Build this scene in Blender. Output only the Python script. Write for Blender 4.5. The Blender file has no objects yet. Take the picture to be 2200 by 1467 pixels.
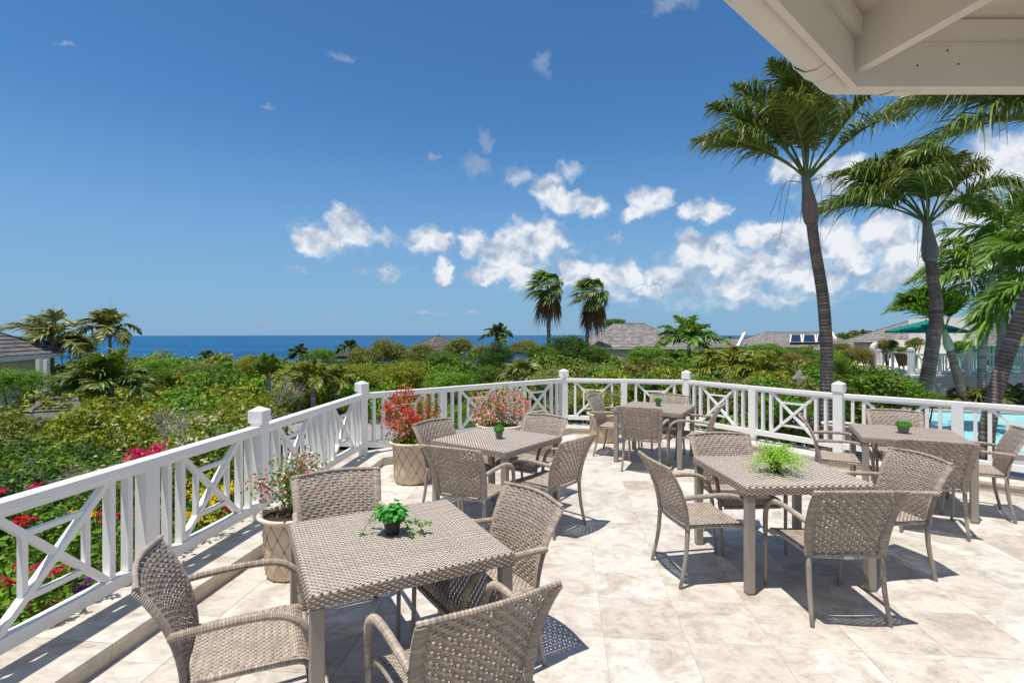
import bpy, math, random
import numpy as np
from mathutils import Vector, Matrix
rad = math.radians
RNG = np.random.default_rng(7)
random.seed(7)
SC = bpy.context.scene
COL = SC.collection

# ------------------------------------------------------------------ camera, sky, sun
F = 1135.0                      # focal length in photo pixels (2200 wide)
HY = 715.0                      # eye level row
EYE = 1.8
def W(u, v, d):                 # photo pixel at depth d -> world point
    return np.array([(u - 1100) / F * d, d, EYE - (v - HY) / F * d])
def G(u, v, z=0.0):             # photo pixel on the level z -> world point
    d = (EYE - z) * F / (v - HY)
    return np.array([(u - 1100) / F * d, d, z])

cam_d = bpy.data.cameras.new('camera')
cam = bpy.data.objects.new('camera', cam_d)
COL.objects.link(cam)
cam.location = (0, 0, EYE)
cam.rotation_euler = (rad(90), 0, 0)
cam_d.sensor_width = 36
cam_d.lens = 36 * F / 2200
cam_d.shift_y = -(733.5 - HY) / 2200
cam_d.clip_start = 0.05
cam_d.clip_end = 40000
SC.camera = cam

SHX, SHY = 0.18, 0.165           # shadow offset per metre of height
sun_dir = Vector((SHX, SHY, -1)).normalized()
sun_d = bpy.data.lights.new('sun', 'SUN')
sun_d.energy = 4.7
sun_d.angle = rad(0.55)
sun_d.color = (1.0, 0.95, 0.88)
sun = bpy.data.objects.new('sun', sun_d)
COL.objects.link(sun)
sun.rotation_euler = sun_dir.to_track_quat('-Z', 'Y').to_euler()
sun.location = (-4, -2, 12)
SUN_EL = math.asin(-sun_dir.z)
SUN_AZ = math.atan2(-sun_dir.x, -sun_dir.y)

class NT:
    """small helper around a node tree"""
    def __init__(s, tree):
        s.t = tree
        s.n = tree.nodes
    def node(s, typ, **kw):
        nd = s.n.new(typ)
        for k, v in kw.items():
            setattr(nd, k, v)
        return nd
    def put(s, sock, v):
        if isinstance(v, bpy.types.NodeSocket):
            s.t.links.new(v, sock)
        elif v is not None:
            sock.default_value = v
    def math(s, op, a, b=None, c=None, clamp=False):
        nd = s.node('ShaderNodeMath', operation=op, use_clamp=clamp)
        s.put(nd.inputs[0], a)
        s.put(nd.inputs[1], b)
        s.put(nd.inputs[2], c)
        return nd.outputs[0]
    def vmath(s, op, a, b=None):
        nd = s.node('ShaderNodeVectorMath', operation=op)
        s.put(nd.inputs[0], a)
        if b is not None:
            s.put(nd.inputs[1], b)
        return nd.outputs['Value'] if op in ('LENGTH', 'DOT_PRODUCT') else nd.outputs[0]
    def noise(s, vec, scale, detail=3, rough=0.5, dist=0.0):
        nd = s.node('ShaderNodeTexNoise')
        if vec is not None:
            s.put(nd.inputs['Vector'], vec)
        nd.inputs['Scale'].default_value = scale
        nd.inputs['Detail'].default_value = detail
        nd.inputs['Roughness'].default_value = rough
        nd.inputs['Distortion'].default_value = dist
        return nd
    def mix(s, fac, a, b, blend='MIX'):
        nd = s.node('ShaderNodeMix', data_type='RGBA', blend_type=blend)
        s.put(nd.inputs[0], fac)
        s.put(nd.inputs[6], a)
        s.put(nd.inputs[7], b)
        return nd.outputs[2]
    def ramp(s, fac, stops):
        nd = s.node('ShaderNodeValToRGB')
        cr = nd.color_ramp
        while len(cr.elements) < len(stops):
            cr.elements.new(0.5)
        for e, (p, c) in zip(cr.elements, stops):
            e.position = p
            e.color = c if len(c) == 4 else (*c, 1)
        s.put(nd.inputs[0], fac)
        return nd.outputs[0]
    def smooth(s, x, lo, hi):
        nd = s.node('ShaderNodeMapRange', interpolation_type='SMOOTHSTEP')
        s.put(nd.inputs[0], x)
        s.put(nd.inputs[1], lo)
        s.put(nd.inputs[2], hi)
        return nd.outputs[0]

world = bpy.data.worlds.new('World')
SC.world = world
world.use_nodes = True
nt = NT(world.node_tree)
nt.n.clear()
sky = nt.node('ShaderNodeTexSky', sky_type='NISHITA')
sky.sun_disc = False
sky.sun_elevation = SUN_EL
sky.sun_rotation = SUN_AZ
sky.altitude = 0
sky.air_density = 1.0
sky.dust_density = 0.1
sky.ozone_density = 2.6
tc = nt.node('ShaderNodeTexCoord')
dirv = tc.outputs['Generated']
sep = nt.node('ShaderNodeSeparateXYZ')
nt.put(sep.inputs[0], dirv)
az = nt.math('ARCTAN2', sep.outputs[0], sep.outputs[1])
el = nt.math('ARCSINE', sep.outputs[2])
cmb = nt.node('ShaderNodeCombineXYZ')
nt.put(cmb.inputs[0], az)
nt.put(cmb.inputs[1], el)
ae = cmb.outputs[0]
warp1 = nt.noise(ae, 22, 5, 0.6)
w1 = nt.vmath('SCALE', nt.vmath('SUBTRACT', warp1.outputs['Color'], (0.5, 0.5, 0.5)))
w1.node.inputs['Scale'].default_value = 0.050
aew = nt.vmath('ADD', ae, w1)
flat = nt.vmath('MULTIPLY', aew, (1, 1, 0))
def px_ae(u, v):
    x, z = (u - 1100) / F, (HY - v) / F
    return math.atan2(x, 1), math.atan2(z, math.sqrt(1 + x * x))
PUFF = [(735,478,46,34),(690,517,55,30),(755,500,50,28),(655,522,28,16),(928,517,46,30),(1150,512,62,44),(1080,545,52,42),
        (1095,572,55,34),(1015,521,30,28),(1040,590,46,20),(955,585,22,26),(1120,603,28,20),(1180,405,34,34),(1215,432,48,26),(1275,442,32,24),
        (1395,430,46,28),(1360,462,26,16),(1522,447,40,28),(1475,452,18,18),(1486,530,38,34),(1530,552,66,42),(1610,575,72,44),
        (1430,592,48,26),(1398,622,36,18),(1590,618,50,26),(1630,505,44,34),(1705,510,54,42),(1790,515,44,46),(1830,552,52,40),
        (1700,575,62,42),(1765,605,60,24),(1235,585,40,32),(1300,592,40,26),(1352,590,36,22),(1900,500,60,56),(1960,560,60,54),
        (1905,603,56,24),(2050,555,90,60),(2150,360,110,66),(2090,440,80,50),(1800,372,64,36),(1696,368,44,28),(2180,560,80,60),
        (2330,420,120,90),(2500,540,160,70)]
WISP = [(830,508,40,20),(1112,380,44,26),(1040,308,18,38),(1026,358,40,26),(1228,362,34,30),(838,585,48,24),(780,582,26,14),
        (645,581,26,9),(740,130,34,12),(1163,142,26,34),(580,228,20,9),(1442,8,70,24),(718,681,18,10),(745,678,14,9),(562,685,30,8),
        (905,670,44,8),(1012,672,24,7),(1600,655,40,10),(1720,648,30,9),(1320,515,28,14),(930,340,22,10),(130,85,26,8),
        (1650,645,200,26),(1300,640,120,22)]
def field(vec, blobs, k):
    out = None
    for (u, v, rx, ry) in blobs:
        a, e = px_ae(u, v)
        a2, _ = px_ae(u + rx, v)
        _, e2 = px_ae(u, v - ry)
        ra, re = abs(a2 - a), abs(e2 - e)
        s1 = nt.vmath('SUBTRACT', vec, (a, e, 0))
        s2 = nt.vmath('MULTIPLY', s1, (1 / ra, 1 / re, 0))
        f = nt.math('SUBTRACT', 1.0, nt.vmath('LENGTH', s2))
        if out is None:
            out = f
        else:
            nd = nt.node('ShaderNodeMath', operation='SMOOTH_MAX')
            nt.put(nd.inputs[0], out)
            nt.put(nd.inputs[1], f)
            nd.inputs[2].default_value = k
            out = nd.outputs[0]
    return out
puff = field(flat, PUFF, 0.25)
wisp = field(flat, WISP, 0.15)
det = nt.noise(aew, 36, 5, 0.55)
dn = nt.math('SUBTRACT', det.outputs[0], 0.5)
pd = nt.math('ADD', puff, nt.math('MULTIPLY', dn, 1.0))
pmask = nt.smooth(pd, -0.30, 0.36)
wd = nt.math('ADD', wisp, nt.math('MULTIPLY', dn, 1.9))
wmask = nt.math('MULTIPLY', nt.smooth(wd, -0.05, 0.9), 0.55)
VEIL = [(1500, 600, 190, 70), (1740, 565, 190, 110), (1960, 540, 170, 120), (1140, 560, 120, 80), (2150, 450, 190, 130), (1310, 600, 110, 50), (1800, 400, 120, 60), (710, 510, 100, 50)]
veil = nt.math('ADD', field(flat, VEIL, 0.3), nt.math('MULTIPLY', dn, 1.4))
vmask = nt.math('MULTIPLY', nt.smooth(veil, -0.1, 0.9), 0.50)
wmask = nt.math('MAXIMUM', wmask, vmask)
# unseen cumulus added outside the frame to whiten the fill light
cum = nt.noise(aew, 3.2, 4, 0.55)
side_ = nt.smooth(nt.math('ABSOLUTE', az), 0.95, 1.25)
low_ = nt.math('MULTIPLY', nt.smooth(el, 0.02, 0.12), nt.smooth(el, 1.2, 0.7))
cmask = nt.math('MULTIPLY', nt.math('MULTIPLY', nt.smooth(cum.outputs[0], 0.38, 0.52), side_), low_)
mask = nt.math('MAXIMUM', nt.math('MAXIMUM', nt.math('MULTIPLY', pmask, 0.90), wmask), nt.math('MULTIPLY', cmask, 0.85))
# cloud body: bright billows, greyer bellies
det2 = nt.noise(nt.vmath('ADD', aew, (-0.004, 0.011, 0)), 36, 5, 0.55)
rel = nt.math('SUBTRACT', det.outputs[0], det2.outputs[0])
big = nt.noise(aew, 14, 3, 0.5)
big2 = nt.noise(nt.vmath('ADD', aew, (-0.006, 0.028, 0)), 14, 3, 0.5)
rel2 = nt.math('SUBTRACT', big.outputs[0], big2.outputs[0])
body = nt.math('ADD', nt.math('MULTIPLY', pd, 0.22), nt.math('ADD', nt.math('MULTIPLY', rel, 1.3), nt.math('MULTIPLY', rel2, 2.8)))
ccol = nt.ramp(nt.math('ADD', body, 0.50, clamp=True), [(0.0, (3.1, 3.75, 4.9)), (0.40, (5.2, 5.75, 6.6)), (0.85, (8.0, 8.1, 8.3))])
haze = nt.smooth(el, 0.40, -0.03)
sky2 = nt.mix(1.0, sky.outputs[0], (0.46, 0.83, 1.08, 1), 'MULTIPLY')
skyc = nt.mix(nt.math('MULTIPLY', haze, 0.88), sky2, (2.05, 3.55, 5.45, 1))
hue = nt.node('ShaderNodeHueSaturation')
hue.inputs['Saturation'].default_value = 1.0
nt.put(hue.inputs['Color'], skyc)
fin = nt.mix(mask, hue.outputs[0], ccol)
bg = nt.node('ShaderNodeBackground')
bg.inputs['Strength'].default_value = 0.105
nt.put(bg.inputs['Color'], fin)
wo = nt.node('ShaderNodeOutputWorld')
nt.put(wo.inputs[0], bg.outputs[0])
world.cycles.sampling_method = 'MANUAL'
world.cycles.sample_map_resolution = 512

SC.view_settings.view_transform = 'Standard'
SC.view_settings.look = 'None'
SC.view_settings.exposure = 0.14
SC.view_settings.gamma = 1
SC.view_settings.use_curve_mapping = False
SC.render.engine = 'CYCLES'
SC.cycles.use_denoising = True
SC.cycles.max_bounces = 7
SC.cycles.transparent_max_bounces = 8
SC.cycles.sample_clamp_indirect = 6

# ------------------------------------------------------------------ mesh building
class MB:
    def __init__(s):
        s.V, s.Fc, s.T, s.n = [], [], [], 0
    def raw(s, V, Fs, tint=None):
        V = np.asarray(V, float).reshape(-1, 3)
        if isinstance(Fs, np.ndarray):
            Fs = [Fs]
        else:
            by = {}
            for f in Fs:
                by.setdefault(len(f), []).append(f)
            Fs = [np.array(x) for x in by.values()]
        for f in Fs:
            s.Fc.append(f.astype(np.int64) + s.n)
        s.V.append(V)
        t = np.ones((len(V), 3))
        if tint is not None:
            t[:] = tint
        s.T.append(t)
        s.n += len(V)
        return s
    def grid(s, P, tint=None, close_u=False, close_v=False):
        P = np.asarray(P, float)
        n, m = P.shape[:2]
        idx = np.arange(n * m).reshape(n, m)
        if close_u:
            idx = np.vstack([idx, idx[:1]])
        if close_v:
            idx = np.hstack([idx, idx[:, :1]])
        q = np.stack([idx[:-1, :-1], idx[1:, :-1], idx[1:, 1:], idx[:-1, 1:]], -1).reshape(-1, 4)
        if tint is not None and np.ndim(tint) == 3:
            tint = np.asarray(tint).reshape(-1, 3)
        return s.raw(P.reshape(-1, 3), q, tint)
    def box(s, c, size, rz=0, tint=None, bev=0.0):
        hx, hy, hz = [k / 2 for k in size]
        if bev <= 0:
            v = np.array([(x, y, z) for x in (-hx, hx) for y in (-hy, hy) for z in (-hz, hz)])
            f = [(0, 1, 3, 2), (4, 6, 7, 5), (0, 4, 5, 1), (2, 3, 7, 6), (0, 2, 6, 4), (1, 5, 7, 3)]
        else:
            b = bev
            ring = lambda k, z: [(sx * (hx - k) if ax else sx * hx, 0, 0) for sx, ax in ()]
            def loop(z, k):
                return [(hx - b - k, hy - k, z), (hx - k, hy - b - k, z), (hx - k, -hy + b + k, z), (hx - b - k, -hy + k, z),
                        (-hx + b + k, -hy + k, z), (-hx + k, -hy + b + k, z), (-hx + k, hy - b - k, z), (-hx + b + k, hy - k, z)]
            L = [loop(-hz, b), loop(-hz + b, 0), loop(hz - b, 0), loop(hz, b)]
            v = np.array(L).reshape(-1, 3)
            f = []
            for k in range(3):
                for i in range(8):
                    j = (i + 1) % 8
                    f.append((k * 8 + j, k * 8 + i, k * 8 + 8 + i, k * 8 + 8 + j))
            f.append(tuple(range(0, 8)))
            f.append(tuple(range(31, 23, -1)))
        ca, sa = math.cos(rz), math.sin(rz)
        v = v @ np.array([[ca, sa, 0], [-sa, ca, 0], [0, 0, 1]]) + np.asarray(c, float)
        return s.raw(v, f, tint)
    def bar(s, a, b, w, h, up=(0, 0, 1), tint=None):
        a, b = np.asarray(a, float), np.asarray(b, float)
        d = b - a
        d /= np.linalg.norm(d)
        sd = np.cross(d, up)
        if np.linalg.norm(sd) < 1e-6:
            sd = np.array([1., 0, 0])
        sd /= np.linalg.norm(sd)
        u = np.cross(sd, d)
        v = [p + sd * x * w / 2 + u * z * h / 2 for p in (a, b) for x, z in ((-1, -1), (1, -1), (1, 1), (-1, 1))]
        return s.raw(v, [(0, 1, 2, 3), (7, 6, 5, 4), (0, 4, 5, 1), (1, 5, 6, 2), (2, 6, 7, 3), (3, 7, 4, 0)], tint)
    def tube(s, path, r, n=8, tint=None, cap=True, flat=1.0, side=None):
        P = np.asarray(path, float)
        r = np.broadcast_to(np.asarray(r, float), (len(P),))
        T = np.gradient(P, axis=0)
        T /= np.linalg.norm(T, axis=1)[:, None] + 1e-12
        ref = np.array(side if side is not None else ((0, 0, 1) if abs(T[0][2]) < 0.8 else (1, 0, 0)), float)
        rings = []
        A = ref - T[0] * ref.dot(T[0])
        A /= np.linalg.norm(A) + 1e-12
        for i in range(len(P)):
            A = A - T[i] * A.dot(T[i])
            A /= np.linalg.norm(A) + 1e-12
            B = np.cross(T[i], A)
            t = np.linspace(0, 2 * math.pi, n, endpoint=False)
            rings.append(P[i] + r[i] * (np.cos(t)[:, None] * A + flat * np.sin(t)[:, None] * B))
        R = np.array(rings)
        if tint is not None and np.ndim(tint) == 2:
            tint = np.repeat(np.asarray(tint)[:, None, :], n, 1)
        s.grid(R, tint, close_v=True)
        if cap:
            k = len(P) * n
            base = s.n - k
            s.Fc.append(np.array([list(range(base, base + n))]))
            s.Fc.append(np.array([list(range(base + k - 1, base + k - n - 1, -1))]))
        return s
    def lathe(s, prof, n=32, c=(0, 0, 0), tint=None):
        t = np.linspace(0, 2 * math.pi, n, endpoint=False)
        P = np.array([[(r * math.cos(a) + c[0], r * math.sin(a) + c[1], z + c[2]) for a in t] for r, z in prof])
        return s.grid(P, tint, close_v=True)
    def poly(s, pts, z0, z1, tint=None):
        n = len(pts)
        v = [(x, y, z0) for x, y in pts] + [(x, y, z1) for x, y in pts]
        f = [tuple(range(n - 1, -1, -1)), tuple(range(n, 2 * n))] + [(i, (i + 1) % n, n + (i + 1) % n, n + i) for i in range(n)]
        return s.raw(v, f, tint)
    def mesh(s, name, smooth=False):
        me = bpy.data.meshes.new(name)
        V = np.concatenate(s.V)
        me.vertices.add(len(V))
        me.vertices.foreach_set('co', V.astype(np.float32).ravel())
        loops = np.concatenate([f.ravel() for f in s.Fc])
        tot = np.concatenate([np.full(len(f), f.shape[1]) for f in s.Fc])
        st = np.concatenate([[0], np.cumsum(tot)[:-1]])
        me.loops.add(len(loops))
        me.loops.foreach_set('vertex_index', loops.astype(np.int32))
        me.polygons.add(len(tot))
        me.polygons.foreach_set('loop_start', st.astype(np.int32))
        me.polygons.foreach_set('loop_total', tot.astype(np.int32))
        me.polygons.foreach_set('use_smooth', np.full(len(tot), bool(smooth)))
        T = np.concatenate(s.T)
        at = me.color_attributes.new('tint', 'FLOAT_COLOR', 'POINT')
        at.data.foreach_set('color', np.hstack([T, np.ones((len(T), 1))]).astype(np.float32).ravel())
        me.update(calc_edges=True)
        return me

def link(name, data, parent=None, loc=None, rz=None):
    o = bpy.data.objects.new(name, data)
    COL.objects.link(o)
    if parent is not None:
        o.parent = parent
    if loc is not None:
        o.location = loc
    if rz is not None:
        o.rotation_euler = (0, 0, rz)
    return o
def obj(name, mb, m, parent=None, smooth=False, **kw):
    me = mb.mesh(name, smooth) if isinstance(mb, MB) else mb
    if m is not None and len(me.materials) == 0:
        me.materials.append(m)
    return link(name, me, parent, **kw)
def thing(name, label, cat, loc=(0, 0, 0), rz=0, group=None):
    o = link(name, None, None, tuple(loc), rz)
    o.empty_display_size = 0.1
    return tag(o, label, cat, group)
def tag(o, label, cat=None, group=None, kind=None):
    o['label'] = label
    if cat:
        o['category'] = cat
    if group:
        o['group'] = group
    if kind:
        o['kind'] = kind
    return o
def structure(o, label=None):
    o['kind'] = 'structure'
    if label:
        o['label'] = label
    return o

# ------------------------------------------------------------------ materials
def material(name, col=(0.5, 0.5, 0.5), rough=0.6, spec=0.5, var=0.0, vscale=6.0, bump=0.0, bscale=40.0, tint=False, metal=0.0, stretch=(1, 1, 1), objrand=0.0, coord='Object'):
    m = bpy.data.materials.new(name)
    m.use_nodes = True
    t = NT(m.node_tree)
    b = t.n['Principled BSDF']
    b.inputs['Roughness'].default_value = rough
    b.inputs['Specular IOR Level'].default_value = spec
    b.inputs['Metallic'].default_value = metal
    c = (*col, 1)
    tcn = t.node('ShaderNodeTexCoord')
    vec = t.vmath('MULTIPLY', tcn.outputs[coord], stretch)
    cur = None
    if tint:
        a = t.node('ShaderNodeAttribute', attribute_name='tint')
        cur = t.mix(1.0, a.outputs['Color'], c, 'MULTIPLY')
    if var > 0:
        nz = t.noise(vec, vscale, 5, 0.6)
        k = t.ramp(nz.outputs[0], [(0.3, (1 - var,) * 3), (0.7, (1 + var * 0.4,) * 3)])
        cur = t.mix(1.0, cur if cur is not None else c, k, 'MULTIPLY')
        t.put(b.inputs['Roughness'], t.math('ADD', rough - 0.08, t.math('MULTIPLY', nz.outputs[0], 0.16)))
    if objrand > 0:
        oi = t.node('ShaderNodeObjectInfo')
        k = t.ramp(oi.outputs['Random'], [(0, (1 - objrand,) * 3), (1, (1 + objrand * 0.5,) * 3)])
        cur = t.mix(1.0, cur if cur is not None else c, k, 'MULTIPLY')
    if cur is not None:
        t.put(b.inputs['Base Color'], cur)
    else:
        b.inputs['Base Color'].default_value = c
    if bump > 0:
        n2 = t.noise(vec, bscale, 4, 0.6)
        bp = t.node('ShaderNodeBump')
        bp.inputs['Strength'].default_value = bump
        bp.inputs['Distance'].default_value = 0.01
        t.put(bp.inputs['Height'], n2.outputs[0])
        t.put(b.inputs['Normal'], bp.outputs[0])
    return m

def leaf_material(name, trans=0.3, rough=0.45, spec=0.4):
    m = bpy.data.materials.new(name)
    m.use_nodes = True
    t = NT(m.node_tree)
    b = t.n['Principled BSDF']
    out = t.n['Material Output']
    a = t.node('ShaderNodeAttribute', attribute_name='tint')
    b.inputs['Roughness'].default_value = rough
    b.inputs['Specular IOR Level'].default_value = spec
    t.put(b.inputs['Base Color'], a.outputs['Color'])
    tr = t.node('ShaderNodeBsdfTranslucent')
    t.put(tr.inputs['Color'], t.mix(1.0, a.outputs['Color'], (1.35, 1.35, 0.55, 1), 'MULTIPLY'))
    mx = t.node('ShaderNodeMixShader')
    mx.inputs[0].default_value = trans
    t.put(mx.inputs[1], b.outputs[0])
    t.put(mx.inputs[2], tr.outputs[0])
    t.put(out.inputs[0], mx.outputs[0])
    return m

M = {}
M['leaf'] = leaf_material('leaf', 0.24, 0.55, 0.22)
M['palm_leaf'] = leaf_material('palm leaf', 0.24, 0.42, 0.4)
M['petal'] = leaf_material('petal', 0.35, 0.7, 0.15)
M['white'] = material('white paint', (0.88, 0.865, 0.83), 0.42, 0.45, var=0.05, vscale=5, bump=0.04, bscale=60)
M['eave_white'] = material('eave paint', (0.88, 0.81, 0.70), 0.5, 0.4, var=0.08, vscale=3, bump=0.05, bscale=25)
M['ceiling'] = material('ceiling cream paint', (0.92, 0.80, 0.64), 0.6, 0.3, var=0.05, vscale=2)
M['wicker'] = material('woven rattan', (0.50, 0.41, 0.325), 0.5, 0.35, var=0.30, vscale=60, tint=True, stretch=(0.25, 0.25, 1.6))
M['wicker_top'] = material('woven rattan table', (0.59, 0.50, 0.42), 0.5, 0.35, var=0.25, vscale=50, tint=True, stretch=(0.25, 1.6, 1))
M['wicker_dark'] = material('rattan backing', (0.10, 0.075, 0.055), 0.7, 0.2, var=0.2)
M['taupe_metal'] = material('taupe powder coated metal', (0.33, 0.285, 0.24), 0.42, 0.5, var=0.07, vscale=14, bump=0.03, bscale=200)
M['terracotta'] = material('pale terracotta', (0.70, 0.55, 0.40), 0.8, 0.2, var=0.22, vscale=7, bump=0.25, bscale=50)
M['groove'] = material('darker carving', (0.42, 0.31, 0.21), 0.9, 0.1)  # lattice cords coloured darker than the pot body
M['rimstone'] = material('pot rim', (0.70, 0.62, 0.52), 0.8, 0.2, var=0.2, vscale=12, bump=0.25, bscale=70)
M['soil'] = material('soil', (0.06, 0.045, 0.03), 0.95, 0.1, var=0.5, vscale=8, bump=0.6, bscale=20)
M['black_pot'] = material('black plastic', (0.012, 0.012, 0.012), 0.45, 0.5)
M['grey_pot'] = material('grey plastic', (0.17, 0.165, 0.16), 0.55, 0.4, var=0.1)
M['stem'] = material('plant stem', (0.16, 0.13, 0.08), 0.8, 0.2, var=0.2)
M['branch'] = material('bleached branch', (0.34, 0.30, 0.25), 0.85, 0.15, var=0.3, vscale=10)
M['shingle'] = material('weathered cedar shingle', (0.30, 0.275, 0.25), 0.85, 0.2, var=0.3, vscale=2.5, tint=True, bump=0.3, bscale=18)
M['shingle_dark'] = material('dark slate shingle', (0.155, 0.14, 0.135), 0.8, 0.25, var=0.25, vscale=2.5, tint=True)
M['stucco'] = material('cream stucco', (0.74, 0.66, 0.53), 0.85, 0.15, var=0.12, vscale=0.8, bump=0.15, bscale=30)
M['stucco_white'] = material('white stucco', (0.80, 0.76, 0.67), 0.85, 0.15, var=0.10, vscale=0.9, bump=0.1, bscale=30)
M['brickwhite'] = material('whitewashed brick', (0.52, 0.49, 0.45), 0.85, 0.15, var=0.15, vscale=5, objrand=0.25)
M['mortar'] = material('dark mortar', (0.22, 0.2, 0.18), 0.9, 0.1)  # dark joint colour between the pale bricks
M['asphalt'] = material('driveway', (0.30, 0.285, 0.265), 0.9, 0.15, var=0.22, vscale=1.2, bump=0.2, bscale=40)
M['path_sand'] = material('sandy verge', (0.42, 0.34, 0.25), 0.9, 0.1, var=0.3, vscale=1.5, bump=0.3, bscale=20)
M['rock'] = material('reddish rock', (0.26, 0.16, 0.11), 0.9, 0.15, var=0.5, vscale=3, bump=0.6, bscale=8)
M['greyrock'] = material('grey rock', (0.33, 0.31, 0.29), 0.9, 0.15, var=0.4, vscale=3, bump=0.6, bscale=9)
M['pooldeck'] = material('pool deck stone', (0.36, 0.35, 0.33), 0.8, 0.2, var=0.15, vscale=2)
M['poolwall'] = material('pool plaster', (0.30, 0.72, 0.78), 0.6, 0.3)
M['solar'] = material('solar panel', (0.015, 0.03, 0.07), 0.12, 0.7)
M['umbrella'] = material('teal canvas', (0.005, 0.19, 0.15), 0.8, 0.2, var=0.06, vscale=3)
M['dark_metal'] = material('dark metal', (0.05, 0.05, 0.05), 0.5, 0.5)
M['label_plate'] = material('pale plate', (0.62, 0.63, 0.65), 0.35, 0.5)
M['black'] = material('dark gap', (0.02, 0.018, 0.015), 0.8, 0.1)
M['trunk_dark'] = material('ringed palm bark', (0.30, 0.235, 0.19), 0.9, 0.15, var=0.35, vscale=9, tint=True, bump=0.5, bscale=30)
M['trunk_grey'] = material('grey palm bark', (0.36, 0.33, 0.30), 0.9, 0.15, var=0.25, vscale=9, tint=True, bump=0.4, bscale=30)
M['crownshaft'] = material('palm crownshaft', (1, 1, 1), 0.45, 0.4, var=0.25, vscale=7, tint=True, stretch=(3, 3, 0.5))
M['deadfrond'] = leaf_material('dead frond', 0.15, 0.8, 0.1)
M['clay'] = material('brown planter', (0.22, 0.14, 0.09), 0.8, 0.2, var=0.2)

def glass_mat(name, col, alpha):
    m = bpy.data.materials.new(name)
    m.use_nodes = True
    t = NT(m.node_tree)
    out = t.n['Material Output']
    gl = t.node('ShaderNodeBsdfGlossy')
    gl.inputs['Roughness'].default_value = 0.03
    tr = t.node('ShaderNodeBsdfTransparent')
    tr.inputs['Color'].default_value = (*col, 1)
    mx = t.node('ShaderNodeMixShader')
    mx.inputs[0].default_value = alpha
    t.put(mx.inputs[1], tr.outputs[0])
    t.put(mx.inputs[2], gl.outputs[0])
    t.put(out.inputs[0], mx.outputs[0])
    return m
M['glass'] = glass_mat('green tinted glass', (0.45, 0.78, 0.72), 0.15)
M['window'] = material('window glass', (0.03, 0.04, 0.045), 0.08, 0.8)

def travertine():
    m = bpy.data.materials.new('travertine tile')
    m.use_nodes = True
    t = NT(m.node_tree)
    b = t.n['Principled BSDF']
    b.inputs['Specular IOR Level'].default_value = 0.35
    g = t.node('ShaderNodeNewGeometry')
    oi = t.node('ShaderNodeObjectInfo')
    sh = t.vmath('SCALE', oi.outputs['Location'])
    off = t.node('ShaderNodeCombineXYZ')
    t.put(off.inputs[0], t.math('MULTIPLY', oi.outputs['Random'], 37.0))
    t.put(off.inputs[1], t.math('MULTIPLY', oi.outputs['Random'], 91.0))
    t.put(off.inputs[2], t.math('MULTIPLY', oi.outputs['Random'], 13.0))
    vec = t.vmath('ADD', g.outputs['Position'], off.outputs[0])
    nz = t.noise(vec, 3.6, 8, 0.62, 0.8)
    n2 = t.noise(t.vmath('MULTIPLY', vec, (1, 1.7, 1)), 8.5, 9, 0.72, 0.8)
    n3 = t.noise(vec, 28, 5, 0.7)
    vo = t.noise(vec, 3.0, 3, 0.5, 3.5)
    base = t.ramp(oi.outputs['Random'], [(0.0, (0.59, 0.53, 0.46)), (0.2, (0.70, 0.65, 0.585)), (0.4, (0.62, 0.57, 0.50)), (0.6, (0.73, 0.69, 0.63)), (0.8, (0.66, 0.615, 0.55)), (1.0, (0.61, 0.55, 0.47))])
    base.node.color_ramp.interpolation = 'LINEAR'
    k1 = t.ramp(nz.outputs[0], [(0.34, (0.78, 0.745, 0.70)), (0.48, (0.98, 0.975, 0.97)), (0.62, (1.12, 1.125, 1.13))])
    k2 = t.ramp(n2.outputs[0], [(0.36, (0.80, 0.765, 0.72)), (0.46, (0.98, 0.98, 0.98)), (0.54, (1, 1, 1)), (0.62, (1.12, 1.13, 1.14))])
    vein = t.ramp(t.math('ABSOLUTE', t.math('SUBTRACT', vo.outputs[0], 0.5)), [(0.0, (0.80, 0.76, 0.70)), (0.008, (0.92, 0.90, 0.88)), (0.02, (1, 1, 1))])
    c = t.mix(1.0, base, (0.85, 0.84, 0.82, 1), 'MULTIPLY')
    c = t.mix(1.0, c, k1, 'MULTIPLY')
    c = t.mix(1.0, c, k2, 'MULTIPLY')
    c = t.mix(t.smooth(nz.outputs[0], 0.52, 0.40), c, t.mix(1.0, c, vein, 'MULTIPLY'))
    sp = t.ramp(n3.outputs[0], [(0.30, (0.74, 0.70, 0.65)), (0.37, (1, 1, 1))])
    c = t.mix(1.0, c, sp, 'MULTIPLY')
    t.put(b.inputs['Base Color'], c)
    t.put(b.inputs['Roughness'], t.math('ADD', 0.42, t.math('MULTIPLY', n2.outputs[0], 0.3)))
    bp = t.node('ShaderNodeBump')
    bp.inputs['Strength'].default_value = 0.12
    bp.inputs['Distance'].default_value = 0.004
    t.put(bp.inputs['Height'], t.math('ADD', n2.outputs[0], n3.outputs[0]))
    t.put(b.inputs['Normal'], bp.outputs[0])
    return m
M['tile'] = travertine()
M['grout'] = material('grout', (0.47, 0.42, 0.36), 0.9, 0.1, var=0.1, vscale=20)
M['kerbstone'] = material('kerb stone', (0.62, 0.54, 0.44), 0.7, 0.25, var=0.22, vscale=5, bump=0.15, bscale=30, objrand=0.08)

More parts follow.
